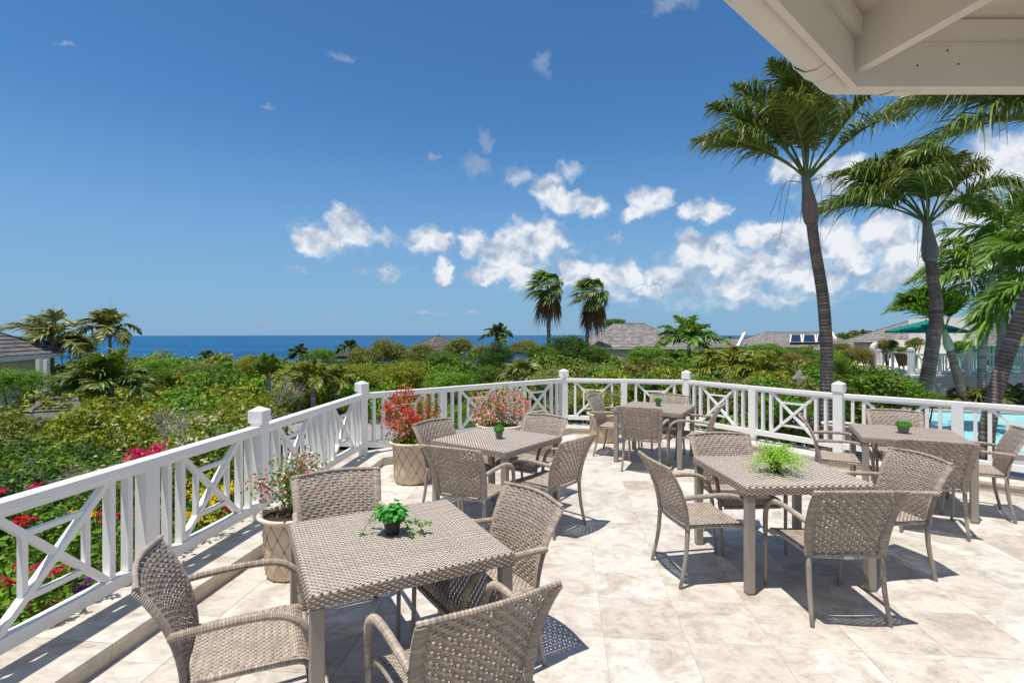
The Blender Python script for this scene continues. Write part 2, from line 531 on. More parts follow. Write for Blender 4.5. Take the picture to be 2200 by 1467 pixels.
# ------------------------------------------------------------------ terrain, sea
def interp(x, pts):
    return np.interp(x, [p[0] for p in pts], [p[1] for p in pts])
LEFT = [(0, -.45), (4, -.45), (9, -1.3), (12, -1.5), (21, -1.6), (40, -4.2), (100, -10), (300, -27), (900, -64), (1500, -70)]
RIGHT = [(0, -.6), (6, -.6), (9, -1.12), (30, -1.12), (45, -1.8), (100, -2.4), (300, -3), (600, -6), (1500, -30)]
def terrain(x, y):
    r = np.hypot(x, y)
    a = np.degrees(np.arctan2(x, y))
    k = np.clip((a - 0) / 20.0, 0, 1)
    k = k * k * (3 - 2 * k)
    z = interp(r, LEFT) * (1 - k) + interp(r, RIGHT) * k
    ridge = np.clip((a - 24) / 14, 0, 1) * np.exp(-((r - 420) / 140.0) ** 2) * 5.0
    return z + ridge + 0.06 * np.sin(x * 0.7) * np.cos(y * 0.9) * np.clip(r / 10, 0, 3)
rs = np.concatenate([[0.01], np.geomspace(1.5, 1500, 110)])
an = np.radians(np.arange(-180, 180, 2.0))
RR, AA = np.meshgrid(rs, an, indexing='ij')
X, Y = RR * np.sin(AA), RR * np.cos(AA)
gm = MB().grid(np.dstack([X, Y, terrain(X, Y)]), close_v=True)
M['ground'] = material('hillside earth and scrub', (0.075, 0.080, 0.035), 0.95, 0.1, var=0.5, vscale=0.7, bump=0.6, bscale=6)
structure(obj('ground', gm, M['ground'], smooth=True), 'scrubby earth of the hillside below the terrace')

def sea_mat():
    m = bpy.data.materials.new('sea water')
    m.use_nodes = True
    t = NT(m.node_tree)
    b = t.n['Principled BSDF']
    g = t.node('ShaderNodeNewGeometry')
    v = t.vmath('MULTIPLY', g.outputs['Position'], (0.0006, 0.0026, 1))
    nz = t.noise(v, 1.0, 5, 0.6, 0.6)
    c = t.ramp(nz.outputs[0], [(0.36, (0.004, 0.060, 0.150)), (0.5, (0.006, 0.085, 0.205)), (0.66, (0.010, 0.115, 0.25))])
    t.put(b.inputs['Base Color'], c)
    b.inputs['Roughness'].default_value = 0.45
    b.inputs['Specular IOR Level'].default_value = 0.25
    w = t.noise(g.outputs['Position'], 0.12, 5, 0.7)
    bp = t.node('ShaderNodeBump')
    bp.inputs['Strength'].default_value = 0.6
    bp.inputs['Distance'].default_value = 3.0
    t.put(bp.inputs['Height'], w.outputs[0])
    t.put(b.inputs['Normal'], bp.outputs[0])
    return m
M['sea'] = sea_mat()
sm = MB()
t_ = np.linspace(0, 2 * math.pi, 180, endpoint=False)
SEA_Z, SEA_R = -60.0, 13600.0
sm.grid(np.array([[(r * math.sin(a), r * math.cos(a), SEA_Z) for a in t_] for r in (300, 700, 1500, 4000, SEA_R)]), close_v=True)
structure(obj('sea', sm, M['sea']), 'blue sea out to the horizon')

# ------------------------------------------------------------------ foliage tools
def leaf_quads(mb, C, N, L, Wd, tint, rng, hang=0.0, fold=False):
    n = len(C)
    A = rng.normal(size=(n, 3))
    A[:, 2] -= hang
    A -= N * (A * N).sum(1)[:, None]
    A /= np.linalg.norm(A, axis=1)[:, None] + 1e-9
    B = np.cross(N, A)
    L = np.broadcast_to(L, (n,))[:, None]
    Wd = np.broadcast_to(Wd, (n,))[:, None]
    droop = -0.12 * L
    p0 = C - A * L / 2
    p2 = C + A * L / 2 + N * droop
    p1 = C + B * Wd / 2 - A * L * 0.06
    p3 = C - B * Wd / 2 - A * L * 0.06
    V = np.stack([p0, p1, p2, p3], 1).reshape(-1, 3)
    q = np.arange(4 * n).reshape(n, 4)
    mb.raw(V, q, np.repeat(np.broadcast_to(tint, (n, 3)), 4, 0))
def unit(v):
    return v / (np.linalg.norm(v, axis=-1, keepdims=True) + 1e-9)
KIND = {'yellow': ((0.33, 0.34, 0.024), (0.15, 0.20, 0.018)), 'bright': ((0.19, 0.34, 0.024), (0.085, 0.20, 0.016)),
        'dark': ((0.070, 0.15, 0.020), (0.032, 0.080, 0.013)), 'olive': ((0.26, 0.27, 0.060), (0.12, 0.15, 0.028)),
        'mid': ((0.165, 0.26, 0.026), (0.065, 0.125, 0.014)), 'pale': ((0.34, 0.38, 0.12), (0.12, 0.20, 0.03)),
        'rust': ((0.26, 0.20, 0.06), (0.15, 0.16, 0.03))}
def tints(kind, n, rng, spread=0.22):
    a, b = [np.array(x) for x in KIND[kind]]
    k = rng.beta(1.6, 1.6, size=(n, 1))
    t = a * k + b * (1 - k)
    return np.clip(t * (1 + rng.normal(0, spread, (n, 1))), 0.006, 0.8)
def foliage(mb, lumps, n, leaf, kind, rng, asp=0.5, clus=26, csig=0.24, up=0.35, hang=0.3, tt=None):
    """lumps: array (k,6) centre and radii. Leaves gather in sprays on the lumps' shells."""
    lumps = np.asarray(lumps, float)
    area = (lumps[:, 3] * lumps[:, 4] + lumps[:, 3] * lumps[:, 5])
    cnt = np.maximum(6, (n * area / area.sum())).astype(int)
    Cs, Ns, Ts = [], [], []
    for (l, c) in zip(lumps, cnt):
        k = max(5, int(clus))
        d = unit(rng.normal(size=(k, 3)) + np.array([0, -0.15, 0.25]))
        rr = rng.uniform(0.72, 1.08, (k, 1))
        cc = l[:3] + d * rr * l[3:]
        w = rng.integers(0, k, c)
        s = csig * l[3:]
        off = rng.normal(size=(c, 3)) * s * np.array([1, 1, 0.75])
        C = cc[w] + off
        N = unit(d[w] * 0.55 + unit(off) * 0.5 + rng.normal(size=(c, 3)) * 0.45 + np.array([0, 0, up]))
        Cs.append(C)
        Ns.append(N)
        tk = tints(kind, c, rng) * (1 + rng.normal(0, 0.12, (k, 1)))[w]
        Ts.append(np.clip(tk, 0.006, 0.8))
    C, N, T = np.concatenate(Cs), np.concatenate(Ns), np.concatenate(Ts)
    L = leaf * rng.uniform(0.65, 1.35, len(C))
    leaf_quads(mb, C, N, L, L * asp, T if tt is None else tt, rng, hang)
def bush_lumps(rng, n=13, flat=0.85):
    out = [(0, 0, 0.05, 0.62, 0.62, 0.62 * flat)]
    for i in range(n):
        a = rng.uniform(0, 2 * math.pi)
        e = rng.uniform(-0.1, 1.35)
        r = rng.uniform(0.28, 0.44)
        R = 0.92 - r * 0.75
        out.append((R * math.cos(a) * math.cos(e), R * math.sin(a) * math.cos(e), R * math.sin(e) * flat, r, r, r * 0.85))
    return out
CROWN = {}
def crown_mesh(kind, leafk, var):
    """unit radius crown meshes shared by alike shrubs"""
    key = (kind, leafk, var)
    if key not in CROWN:
        rng = np.random.default_rng(abs(hash((len(kind), kind[0] == 'd', ord(kind[0]), ord(kind[1]), leafk == 'fine', var))) % (2 ** 31))
        mb = MB()
        ls = bush_lumps(rng, 15)
        n, lf = {'fine': (15000, 0.055), 'mid': (9000, 0.08), 'big': (5200, 0.12)}[leafk]
        foliage(mb, ls, n, lf, kind, rng, asp=0.5, clus=30, csig=0.22)
        me = mb.mesh('crown_' + kind)
        me.materials.append(M['leaf'])
        CROWN[key] = me
    return CROWN[key]
def bush(label, cat, u, ytop, hw, d, kind='mid', leafk='fine', group=None, squash=1.0, name='shrub', var=0, base=None):
    """a shrub or tree crown whose top shows at (u, ytop) in the photo, hw photo pixels half width, at depth d"""
    r = hw * d / F
    top = W(u, ytop, d)
    g0 = float(terrain(np.array(top[0]), np.array(top[1]))) if base is None else base
    rz = r * squash
    c = np.array([top[0], top[1], top[2] - 0.95 * rz])
    t = thing(name, label, cat, (c[0], c[1], g0 - 0.1), random.uniform(0, 6.28), group)
    cr = link('crown', crown_mesh(kind, leafk, var), t, (0, 0, c[2] - (g0 - 0.1)))
    cr.scale = (r, r, rz)
    mb = MB()
    hgt = max(0.3, c[2] - (g0 - 0.1))
    nst = 3
    for i in range(nst):
        a = i * 2.1 + random.random()
        mb.tube([(0.05 * r * math.cos(a), 0.05 * r * math.sin(a), 0), (0.12 * r * math.cos(a), 0.12 * r * math.sin(a), hgt * 0.5), (0.4 * r * math.cos(a), 0.4 * r * math.sin(a), hgt)],
                [0.05 * r + 0.01, 0.035 * r + 0.01, 0.012], 6)
    obj('trunk', mb, M['stem'], t)
    return t

# ------------------------------------------------------------------ terrace
RP = [(-2.80, 0.9), (-2.60, 2.30), (-2.29, 4.79), (-2.085, 7.33), (0.955, 9.76), (3.10, 9.39), (4.51, 7.29), (6.36, 5.60), (7.6, 3.2), (8.0, 0.6)]
RPn = [np.array(p) for p in RP]
def offset_poly(pts, d):
    """shift a polyline to its inner side (right hand when walking it) by d, mitred"""
    out = []
    n = len(pts)
    for i in range(n):
        a = pts[i] - pts[i - 1] if i > 0 else pts[i + 1] - pts[i]
        b = pts[i + 1] - pts[i] if i < n - 1 else pts[i] - pts[i - 1]
        a, b = a / np.linalg.norm(a), b / np.linalg.norm(b)
        na, nb = np.array([a[1], -a[0]]), np.array([b[1], -b[0]])
        m = na + nb
        m /= np.linalg.norm(m)
        out.append(pts[i] + m * d / max(0.4, m.dot(na)))
    return out
inner = offset_poly(RPn, 0.35)
outer = offset_poly(RPn, -0.20)
midl = offset_poly(RPn, 0.16)
# base slab
slab = MB().poly([tuple(p) for p in offset_poly(RPn, 0.02)] + [(8.0, -3.5), (-2.8, -3.5)], -0.9, -0.0035)
floor = structure(obj('terrace_floor', slab, M['grout']), 'terrace paved in cream travertine tiles')
def clip(poly, a, b):
    """keep the part of poly right of the line a->b"""
    out = []
    d = b - a
    nrm = np.array([d[1], -d[0]])
    side = [float((p - a).dot(nrm)) for p in poly]
    for i in range(len(poly)):
        j = (i + 1) % len(poly)
        if side[i] >= 0:
            out.append(poly[i])
        if (side[i] >= 0) != (side[j] >= 0):
            t = side[i] / (side[i] - side[j])
            out.append(poly[i] + (poly[j] - poly[i]) * t)
    return out
TS = 0.482
ang = rad(-5.4)
ex, ey = np.array([math.cos(ang), math.sin(ang)]), np.array([-math.sin(ang), math.cos(ang)])
T0 = np.array([0.545, 3.13])
tiles = []
for i in range(-9, 18):
    for j in range(-5, 16):
        g = 0.0013
        P = [T0 + ex * (i * TS + a) + ey * (j * TS + b) for a, b in ((g, g), (TS - g, g), (TS - g, TS - g), (g, TS - g))]
        c0 = sum(P) / 4
        if c0[1] < 1.0 or c0[1] > 10.5 or abs(c0[0]) > 1.06 * c0[1] + 0.9:
            continue
        Q = P
        for k in range(len(midl) - 1):
            Q = clip(Q, midl[k], midl[k + 1])
            if len(Q) < 3:
                break
        if len(Q) >= 3:
            tiles.append((np.hypot(*(c0)), c0, Q, len(Q) == 4 and all(np.allclose(a, b) for a, b in zip(P, Q))))
tiles.sort(key=lambda t: t[0])
def tile_mesh(Q, c0, z=0.0, name='floor_tile'):
    Q = [q - c0 for q in Q]
    n = len(Q)
    cc = sum(Q) / n
    b = 0.0022
    v = [(*q, -0.012) for q in Q] + [(*q, z - 0.0012) for q in Q] + [(*(q + (cc - q) / np.linalg.norm(cc - q) * b), z) for q in Q]
    f = [tuple(range(2 * n, 3 * n))]
    for k in (0, 1):
        f += [(k * n + i, k * n + (i + 1) % n, (k + 1) * n + (i + 1) % n, (k + 1) * n + i) for i in range(n)]
    me = MB().raw(v, f).mesh(name)
    me.materials.append(M['tile'])
    return me
whole = None
rest = MB()
for k, (dist, c0, Q, full) in enumerate(tiles):
    if k >= 300:
        rest.poly([tuple(q) for q in Q], -0.012, 0.0)
        continue
    if full:
        if whole is None:
            whole = tile_mesh(Q, c0)
        me = whole
    else:
        me = tile_mesh(Q, c0)
    dz = random.uniform(-0.0006, 0.0006)
    link('floor_tile', me, floor, (c0[0], c0[1], dz))
if rest.n:
    o = obj('floor_tile_far', rest, M['tile'], floor)
    o['kind'] = 'stuff'
# paving outside the frame, behind the camera
# kerb ring of stones
kerb = thing('kerb_ring', 'low cream stone kerb carrying the white railing round the terrace', 'kerb')
kerb['kind'] = 'structure'
del kerb['category']
bk = MB().poly([tuple(p) for p in offset_poly(RPn, -0.185)] + [tuple(p) for p in reversed(offset_poly(RPn, 0.335))], -0.6, 0.098)
obj('kerb_core', bk, M['grout'], kerb)
for k in range(len(RPn) - 1):
    a0, a1, b0, b1 = inner[k], inner[k + 1], outer[k], outer[k + 1]
    L = np.linalg.norm(a1 - a0)
    n = max(1, round(L / 0.62))
    for i in range(n):
        g = 0.0015 / L
        s, e = i / n + g, (i + 1) / n - g
        pa, pb = a0 + (a1 - a0) * s, a0 + (a1 - a0) * e
        pc, pd_ = b0 + (b1 - b0) * e, b0 + (b1 - b0) * s
        m_ = MB().poly([tuple(p) for p in (pa, pd_, pc, pb)], 0.078, 0.110)
        obj('kerb_capstone', m_, M['tile'], kerb)
        din = (b0 - a0) / np.linalg.norm(b0 - a0)
        qa, qb = pa + din * 0.012, pb + din * 0.012
        m_ = MB().poly([tuple(p) for p in (qa, qa + din * 0.05, qb + din * 0.05, qb)], -0.02, 0.0765)
        obj('kerb_riser', m_, M['kerbstone'], kerb)

# ------------------------------------------------------------------ railing
ZC = 0.110
rail = thing('terrace_railing', 'white painted wooden railing with cross braced panels on the terrace kerb', 'railing')
WM = M['white']
def part(name, mb, parent=None, m=None):
    return obj(name, mb, m or WM, parent or rail)
def post(p, rz, parent, zc=ZC, top=1.138, w=0.118):
    po = part('post', MB().box((p[0], p[1], (zc + top - 0.15) / 2), (w, w, top - 0.15 - zc), rz, bev=0.004), parent)
    cp = MB().box((p[0], p[1], top - 0.092), (w + 0.022, w + 0.022, 0.112), rz, bev=0.003)
    ca, sa = math.cos(rz), math.sin(rz)
    h = (w + 0.010) / 2
    v = [(p[0] + x * ca - y * sa, p[1] + x * sa + y * ca, top - 0.0355) for x, y in ((-h, -h), (h, -h), (h, h), (-h, h))] + [(p[0], p[1], top)]
    cp.raw(v, [(0, 1, 4), (1, 2, 4), (2, 3, 4), (3, 0, 4)])
    obj('cap', cp, WM, po)
    nk = MB().box((p[0], p[1], zc + 0.012), (w + 0.012, w + 0.012, 0.02), rz)
    obj('base_plate', nk, WM, po)
    return po
def bay(a, b, nunit, balus, parent, zc=ZC, pw=0.118):
    a, b = np.array(a), np.array(b)
    L = np.linalg.norm(b - a)
    d = (b - a) / L
    rz = math.atan2(d[1], d[0])
    def at(s, z):
        q = a + d * s
        return np.array([q[0], q[1], z])
    s0, s1 = pw / 2 - 0.01, L - pw / 2 + 0.01
    zt, zb = zc + 0.855, zc + 0.125
    # moulded handrail: cap board over a narrower board
    hr = MB().box(at(L / 2, zt - 0.027), (s1 - s0, 0.088, 0.050), rz, bev=0.003)
    hr.box(at(L / 2, zt - 0.064), (s1 - s0 - 0.004, 0.068, 0.036), rz)
    part('handrail', hr, parent)
    br = MB().box(at(L / 2, zb + 0.010), (s1 - s0, 0.066, 0.076), rz, bev=0.002)
    part('bottom_rail', br, parent)
    z0, z1 = zb + 0.053, zt - 0.084
    U = L / nunit
    def upright(s, w, dp, nm):
        part(nm, MB().box(at(s, (z0 + z1) / 2), (w, dp, z1 - z0 + 0.002), rz, bev=0.0015), parent)
    for k in range(nunit):
        u0 = k * U
        if k > 0:
            q = MB().box(at(u0, (zc + 0.10 + z1) / 2 + 0.0), (0.115, 0.088, z1 - zc - 0.02), rz, bev=0.003)
            q.box(at(u0, zc + 0.06), (0.085, 0.045, 0.125), rz)
            part('pilaster', q, parent)
        pwid = z1 - z0 + 0.03
        if U - pwid < 0.36:
            pwid = U - 0.40
        c = u0 + U / 2
        f0, f1 = c - pwid / 2, c + pwid / 2
        upright(f0 - 0.022, 0.040, 0.056, 'frame_bar')
        upright(f1 + 0.022, 0.040, 0.056, 'frame_bar')
        if balus:
            e0 = u0 + (0.059 if k == 0 else 0.0575)
            e1 = u0 + U - (0.059 if k == nunit - 1 else 0.0575)
            upright((e0 + f0 - 0.044) / 2, 0.036, 0.056, 'baluster')
            upright((e1 + f1 + 0.044) / 2, 0.036, 0.056, 'baluster')
        X0, X1 = f0, f1
        t, dp = 0.036, 0.046
        nrm = np.array([-d[1], d[0], 0])
        x1 = MB().bar(at(X0, z0), at(X1, z1), dp, t, up=np.cross(nrm, (at(X1, z1) - at(X0, z0))))
        part('cross_brace', x1, parent)
        x2 = MB().bar(at(X0, z1), at(X1, z0), dp - 0.006, t, up=np.cross(nrm, (at(X1, z0) - at(X0, z1))))
        part('cross_brace', x2, parent)
        iu, iz = pwid * 0.215, (z1 - z0) * 0.215
        for (sa, za, sb, zb_) in ((X0 + iu, z0 + iz, X1 - iu, z0 + iz), (X0 + iu, z1 - iz, X1 - iu, z1 - iz)):
            part('inner_bar', MB().bar(at(sa + 0.01, za), at(sb - 0.01, zb_), dp - 0.012, 0.030), parent)
        for sa in (X0 + iu, X1 - iu):
            part('inner_bar', MB().bar(at(sa, z0 + iz + 0.01), at(sa, z1 - iz - 0.01), 0.030, dp - 0.012, up=(-d[1], d[0], 0)), parent)
BAYS = [(0, 1, 1, True), (1, 2, 2, True), (2, 3, 2, True), (3, 4, 3, True), (4, 5, 2, False), (5, 6, 2, True), (6, 7, 2, True), (7, 8, 2, True)]
for i, j, n, bl in BAYS:
    bay(RP[i], RP[j], n, bl, rail)
for i in range(0, 9):
    a = RPn[max(i - 1, 0)] if i > 0 else RPn[0]
    b = RPn[min(i + 1, 9)]
    dd = b - a
    post(RP[i], math.atan2(dd[1], dd[0]) + (0.0), rail)

# ------------------------------------------------------------------ wicker chairs and tables
def finite_normals(P):
    du = np.gradient(P, axis=1)
    dv = np.gradient(P, axis=0)
    return unit(np.cross(du, dv))
def weave(mb, surf, rows, periods, amp, width, shift=1 / 3, spp=6, stakes=True, stripe=0, rng=RNG, dark=None):
    """strands run along u over and under stakes; surf(u, v) maps arrays in [0,1] to points"""
    nu = int(periods * spp) + 1
    u = np.linspace(0, 1, nu)
    for j in range(rows):
        vc = (j + 0.5) / rows
        hv = 0.5 / rows * width
        vs = np.array([vc - hv, vc, vc + hv])
        U, Vv = np.meshgrid(u, vs)
        P = surf(U, Vv)
        N = finite_normals(P)
        ph = periods * u + j * shift
        h = amp * np.clip(1.8 * np.cos(2 * math.pi * ph) + 0.65, -1, 1)
        hh = np.stack([h - amp * 0.45, h + amp * 0.1, h - amp * 0.45])
        P = P + N * hh[..., None]
        tn = 1 + rng.normal(0, 0.06) + 0.10 * np.sin(ph * 0.9 + j * 1.7) 
        if stripe and j % stripe < 2:
            tn = tn * 0.66
        tn = tn * np.where(h > 0.3 * amp, 1.0, 0.70)  # strand tinted darker where it dips, gap shade put into the colour
        tt = np.repeat(np.broadcast_to(tn, (nu,))[None, :, None], 3, 0) * np.ones(3)
        mb.grid(P, tt)
    if stakes:
        ns = int(periods * 2)
        v = np.linspace(0, 1, max(4, rows // 3))
        for i in range(ns + 1):
            uc = i / ns
            hw_ = 0.30 * 0.5 / periods
            us = np.array([max(0, uc - hw_), min(1, uc + hw_)])
            U, Vv = np.meshgrid(us, v)
            P = surf(U, Vv)
            mb.grid(P, 0.60 + 0.12 * rng.random())  # stakes tinted dark to paint shade into the gaps
def spline(pts, n):
    pts = np.asarray(pts, float)
    P = np.vstack([2 * pts[0] - pts[1], pts, 2 * pts[-1] - pts[-2]])
    out = []
    m = len(pts) - 1
    for t in np.linspace(0, m - 1e-9, n):
        i = int(t)
        f = t - i
        a, b, c, d = P[i], P[i + 1], P[i + 2], P[i + 3]
        out.append(0.5 * ((2 * b) + (-a + c) * f + (2 * a - 5 * b + 4 * c - d) * f * f + (-a + 3 * b - 3 * c + d) * f ** 3))
    return np.array(out)
def wrapped(mb, pts, r, pitch=0.0085, n=8, flat=1.0, side=None, rng=RNG):
    """a rod bound with flat strand: a ring of strand every pitch"""
    L = np.linalg.norm(np.diff(spline(pts, 40), axis=0), axis=1).sum()
    k = max(4, int(L / pitch))
    c = spline(pts, k * 2 + 1)
    rr = np.broadcast_to(np.asarray(r, float), (len(c),)).copy() if np.ndim(r) == 0 else np.interp(np.linspace(0, 1, len(c)), np.linspace(0, 1, len(r)), r)
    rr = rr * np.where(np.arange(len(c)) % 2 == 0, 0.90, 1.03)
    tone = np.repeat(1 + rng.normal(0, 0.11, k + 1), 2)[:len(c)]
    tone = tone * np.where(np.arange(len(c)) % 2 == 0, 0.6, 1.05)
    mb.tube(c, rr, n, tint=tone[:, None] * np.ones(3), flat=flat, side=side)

def back_surf(u, v):
    s = u * 2 - 1
    z = 0.428 + 0.420 * v
    hw_ = 0.216 + 0.036 * v
    y = -0.205 - 0.03 * v - 0.125 * np.clip(v, 0, 2) ** 2.2 - 0.040 * (1 - s * s) * (0.35 + 0.65 * v)
    return np.stack([s * hw_, y, z + 0.012 * (1 - s * s) * v], -1)
def seat_surf(u, v):
    s = u * 2 - 1
    y = -0.205 + 0.455 * v
    hw_ = 0.215 + 0.022 * v
    z = 0.437 - 0.010 * (1 - s * s) * np.sin(np.pi * np.clip(v, 0, 1)) - 0.055 * np.clip((v - 0.86) / 0.14, 0, 1) ** 2
    return np.stack([s * hw_, y, z], -1)
def make_chair():
    t = thing('wicker_armchair', 'x', 'chair')
    b = MB()
    weave(b, back_surf, 27, 9, 0.0040, 0.90)
    obj('backrest', b, M['wicker'], t)
    s = MB()
    weave(s, seat_surf, 42, 14, 0.0022, 0.94)
    obj('seat', s, M['wicker'], t)
    fb = MB()
    for sg in (-1, 1):
        pts = []
        for v in np.linspace(-0.03, 1.0, 7):
            p = back_surf(np.array(0.5 + sg * 0.5), np.array(v))
            pts.append(p + np.array([sg * 0.014, -0.009, 0]))
        wrapped(fb, pts, 0.029, 0.0085, 10, flat=0.42, side=(1, 0, 0))
    top = [back_surf(np.array(x), np.array(1.0)) + np.array([0, 0, 0.004]) for x in np.linspace(0, 1, 9)]
    top[0] = top[0] + np.array([-0.034, 0, 0])
    top[-1] = top[-1] + np.array([0.034, 0, 0])
    wrapped(fb, top, 0.0115, 0.016, 8)
    obj('back_frame', fb, M['wicker'], t)
    fs = MB()
    for sg in (-1, 1):
        wrapped(fs, [(sg * 0.222, -0.205, 0.425), (sg * 0.232, 0.02, 0.425), (sg * 0.242, 0.20, 0.420), (sg * 0.245, 0.245, 0.395)], 0.0150, 0.009, 8)
    wrapped(fs, [(-0.236, 0.252, 0.378), (0, 0.256, 0.378), (0.236, 0.252, 0.378)], 0.0130, 0.009, 8)
    wrapped(fs, [(-0.222, -0.212, 0.412), (0, -0.226, 0.412), (0.222, -0.212, 0.412)], 0.0130, 0.009, 8)
    obj('seat_frame', fs, M['wicker'], t)
    for sg in (-1, 1):
        a = MB()
        pts = [(sg * 0.268, -0.262, 0.640), (sg * 0.272, -0.15, 0.650), (sg * 0.276, 0.02, 0.655), (sg * 0.280, 0.14, 0.640), (sg * 0.282, 0.215, 0.588), (sg * 0.279, 0.248, 0.500), (sg * 0.272, 0.262, 0.385)]
        wrapped(a, pts, 0.0175, 0.0088, 9)
        obj('armrest', a, M['wicker'], t)
        l = MB()
        l.tube(spline([(sg * 0.272, 0.262, 0.39), (sg * 0.268, 0.268, 0.2), (sg * 0.262, 0.285, 0.004)], 6), [0.0145, 0.014, 0.0135, 0.013, 0.0125, 0.012], 8)
        l.tube([(sg * 0.262, 0.285, 0.0), (sg * 0.262, 0.285, 0.012)], 0.0128, 8)
        obj('leg', l, M['taupe_metal'], t, smooth=True)
        l = MB()
        l.tube(spline([(sg * 0.228, -0.208, 0.43), (sg * 0.232, -0.224, 0.22), (sg * 0.240, -0.270, 0.004)], 6), [0.0175, 0.017, 0.016, 0.015, 0.014, 0.0135], 8)
        obj('leg', l, M['taupe_metal'], t, smooth=True)
    return t
def copy_thing(src, loc, rz, label, group=None):
    r = src.copy()
    COL.objects.link(r)
    r.location = loc
    r.rotation_euler = (0, 0, rz)
    r['label'] = label
    if group:
        r['group'] = group
    for ch in list(src.children):
        c = ch.copy()
        COL.objects.link(c)
        c.parent = r
        for g in ch.children:
            e = g.copy()
            COL.objects.link(e)
            e.parent = c
    return r

TW = 0.935
TH = 0.745
def make_table(wide_bands=0):
    t = thing('wicker_table', 'x', 'table')
    h = TW / 2
    core = MB().box((0, 0, TH - 0.030), (TW - 0.012, TW - 0.012, 0.050))
    obj('top_core', core, M['wicker_dark'], t)
    r = 0.012
    tp = MB()
    def topf(u, v):
        x = (u * 2 - 1) * (h - 0.001)
        y = (v * 2 - 1) * (h - 0.001)
        e = np.maximum(np.abs(x), np.abs(y))
        z = TH - 0.0025 - 0.010 * np.clip((e - (h - r)) / r, 0, 1) ** 2
        return np.stack([x, y, z], -1)
    if wide_bands == 0:
        weave(tp, topf, 84, 28, 0.0027, 0.92, shift=1 / 3, spp=6)
    elif wide_bands == 1:
        weave(tp, topf, 88, 30, 0.0018, 0.95, shift=1 / 2, spp=6, stripe=9)
    else:
        weave(tp, topf, 54, 19, 0.0030, 0.93, shift=1 / 2, spp=7)
    obj('tabletop', tp, M['wicker_top'], t)
    for k in range(4):
        a = k * math.pi / 2
        ca, sa = math.cos(a), math.sin(a)
        def side(u, v, ca=ca, sa=sa):
            x = (u * 2 - 1) * h
            y = -h + 0 * u
            z = TH - 0.006 - 0.052 * (1 - v)
            return np.stack([x * ca - y * sa, x * sa + y * ca, z], -1)
        sd = MB()
        weave(sd, side, 5, 26, 0.0026, 0.90, shift=0.5, stakes=True)
        obj('rim', sd, M['wicker'], t)
    for sx in (-1, 1):
        for sy in (-1, 1):
            c = h - 0.036
            l = MB().box((sx * c, sy * c, 0.348), (0.058, 0.058, 0.672), bev=0.004)
            l.box((sx * c, sy * c, 0.005), (0.052, 0.052, 0.01))
            obj('leg', l, M['taupe_metal'], t)
    return t
TABLES = [
    (-0.616, 2.746, 27.5, 'woven table nearest the camera with a leafy green trailing plant on it', 0),
    (-0.148, 5.325, -37.0, 'woven square table with a small clipped plant in front of the pink bougainvillea pot', 0),
    (2.045, 7.55, -29.4, 'smallest looking woven table beside the far railing corner with a tiny green plant', 1),
    (2.048, 4.102, 3.0, 'woven table carrying the feathery light green fern in a black pot', 2),
    (4.175, 5.581, -25.5, 'woven table near the turquoise pool with a low green plant in a grey pot', 1)]
tbs = [make_table(k) for k in (0, 1, 2)]
used = set()
for (x, y, a, lab, wb) in TABLES:
    src = tbs[wb]
    if wb not in used:
        used.add(wb)
        o = src
        o.location = (x, y, 0)
        o.rotation_euler = (0, 0, rad(a))
        o['label'] = lab
        o['group'] = 'square woven tables on the terrace'
    else:
        copy_thing(src, (x, y, 0), rad(a), lab, 'square woven tables on the terrace')
# each chair: centre of its back's top edge or of its rear feet on plan, and facing
CH = [
    ('top', (-0.06, 1.85), (-0.506, 0.862), 'woven armchair with its back to the camera at the front edge of the nearest table'),
    ('top', (-1.52, 2.20), (0.90, 0.43), 'woven armchair between the white railing and the nearest table, facing right'),
    ('top', (-1.19, 3.585), (0.435, -0.90), 'woven armchair behind the nearest table beside the low stone pot, facing the camera'),
    ('top', (0.123, 3.118), (-0.824, -0.567), 'woven armchair at the right hand side of the nearest table, front showing'),
    ('top', (-0.505, 4.32), (0.434, 0.90), 'woven armchair seen from behind beside the tall pot of red bougainvillea'),
    ('rear', (0.527, 4.776), (-0.75, 0.66), 'woven armchair right of the second table, its back turned to the open floor'),
    ('top', (-0.857, 5.65), (0.80, -0.60), 'woven armchair tucked between the red bougainvillea pot and its table'),
    ('top', (0.384, 6.02), (-0.58, -0.815), 'woven armchair facing the camera beside the pink bougainvillea pot'),
    ('rear', (1.30, 7.94), (0.89, -0.45), 'woven armchair in side view beside the pot at the far railing'),
    ('top', (1.60, 6.67), (0.43, 0.90), 'small looking woven armchair with its back to the camera at the far table'),
    ('top', (2.40, 8.06), (-0.46, -0.89), 'woven armchair behind the far table, its back against a railing post'),
    ('top', (2.75, 6.93), (-0.87, 0.49), 'woven armchair right of the far table seen edge on before the cross brace'),
    ('rear', (2.079, 3.235), (0.0, 1.0), 'woven armchair with a small pale plate on its back rail, by the fern table'),
    ('rear', (1.149, 3.955), (0.99, 0.15), 'woven armchair left of the fern table in side view facing right'),
    ('top', (1.93, 4.93), (0.05, -1.0), 'woven armchair behind the fern table facing the camera'),
    ('top', (3.15, 4.08), (-0.99, -0.10), 'woven armchair right of the fern table with its front and seat showing'),
    ('top', (3.28, 5.97), (0.90, -0.43), 'woven armchair left of the pool side table in side view facing right'),
    ('top', (4.64, 6.42), (-0.43, -0.90), 'woven armchair behind the pool side table with the pool right beyond it'),
    ('top', (3.69, 4.58), (0.43, 0.90), 'woven armchair with its back to the camera at the pool side table'),
    ('rear', (4.88, 5.20), (-0.86, 0.50), 'woven armchair at the right edge of the view before the pool railing'),
]
ch0 = make_chair()
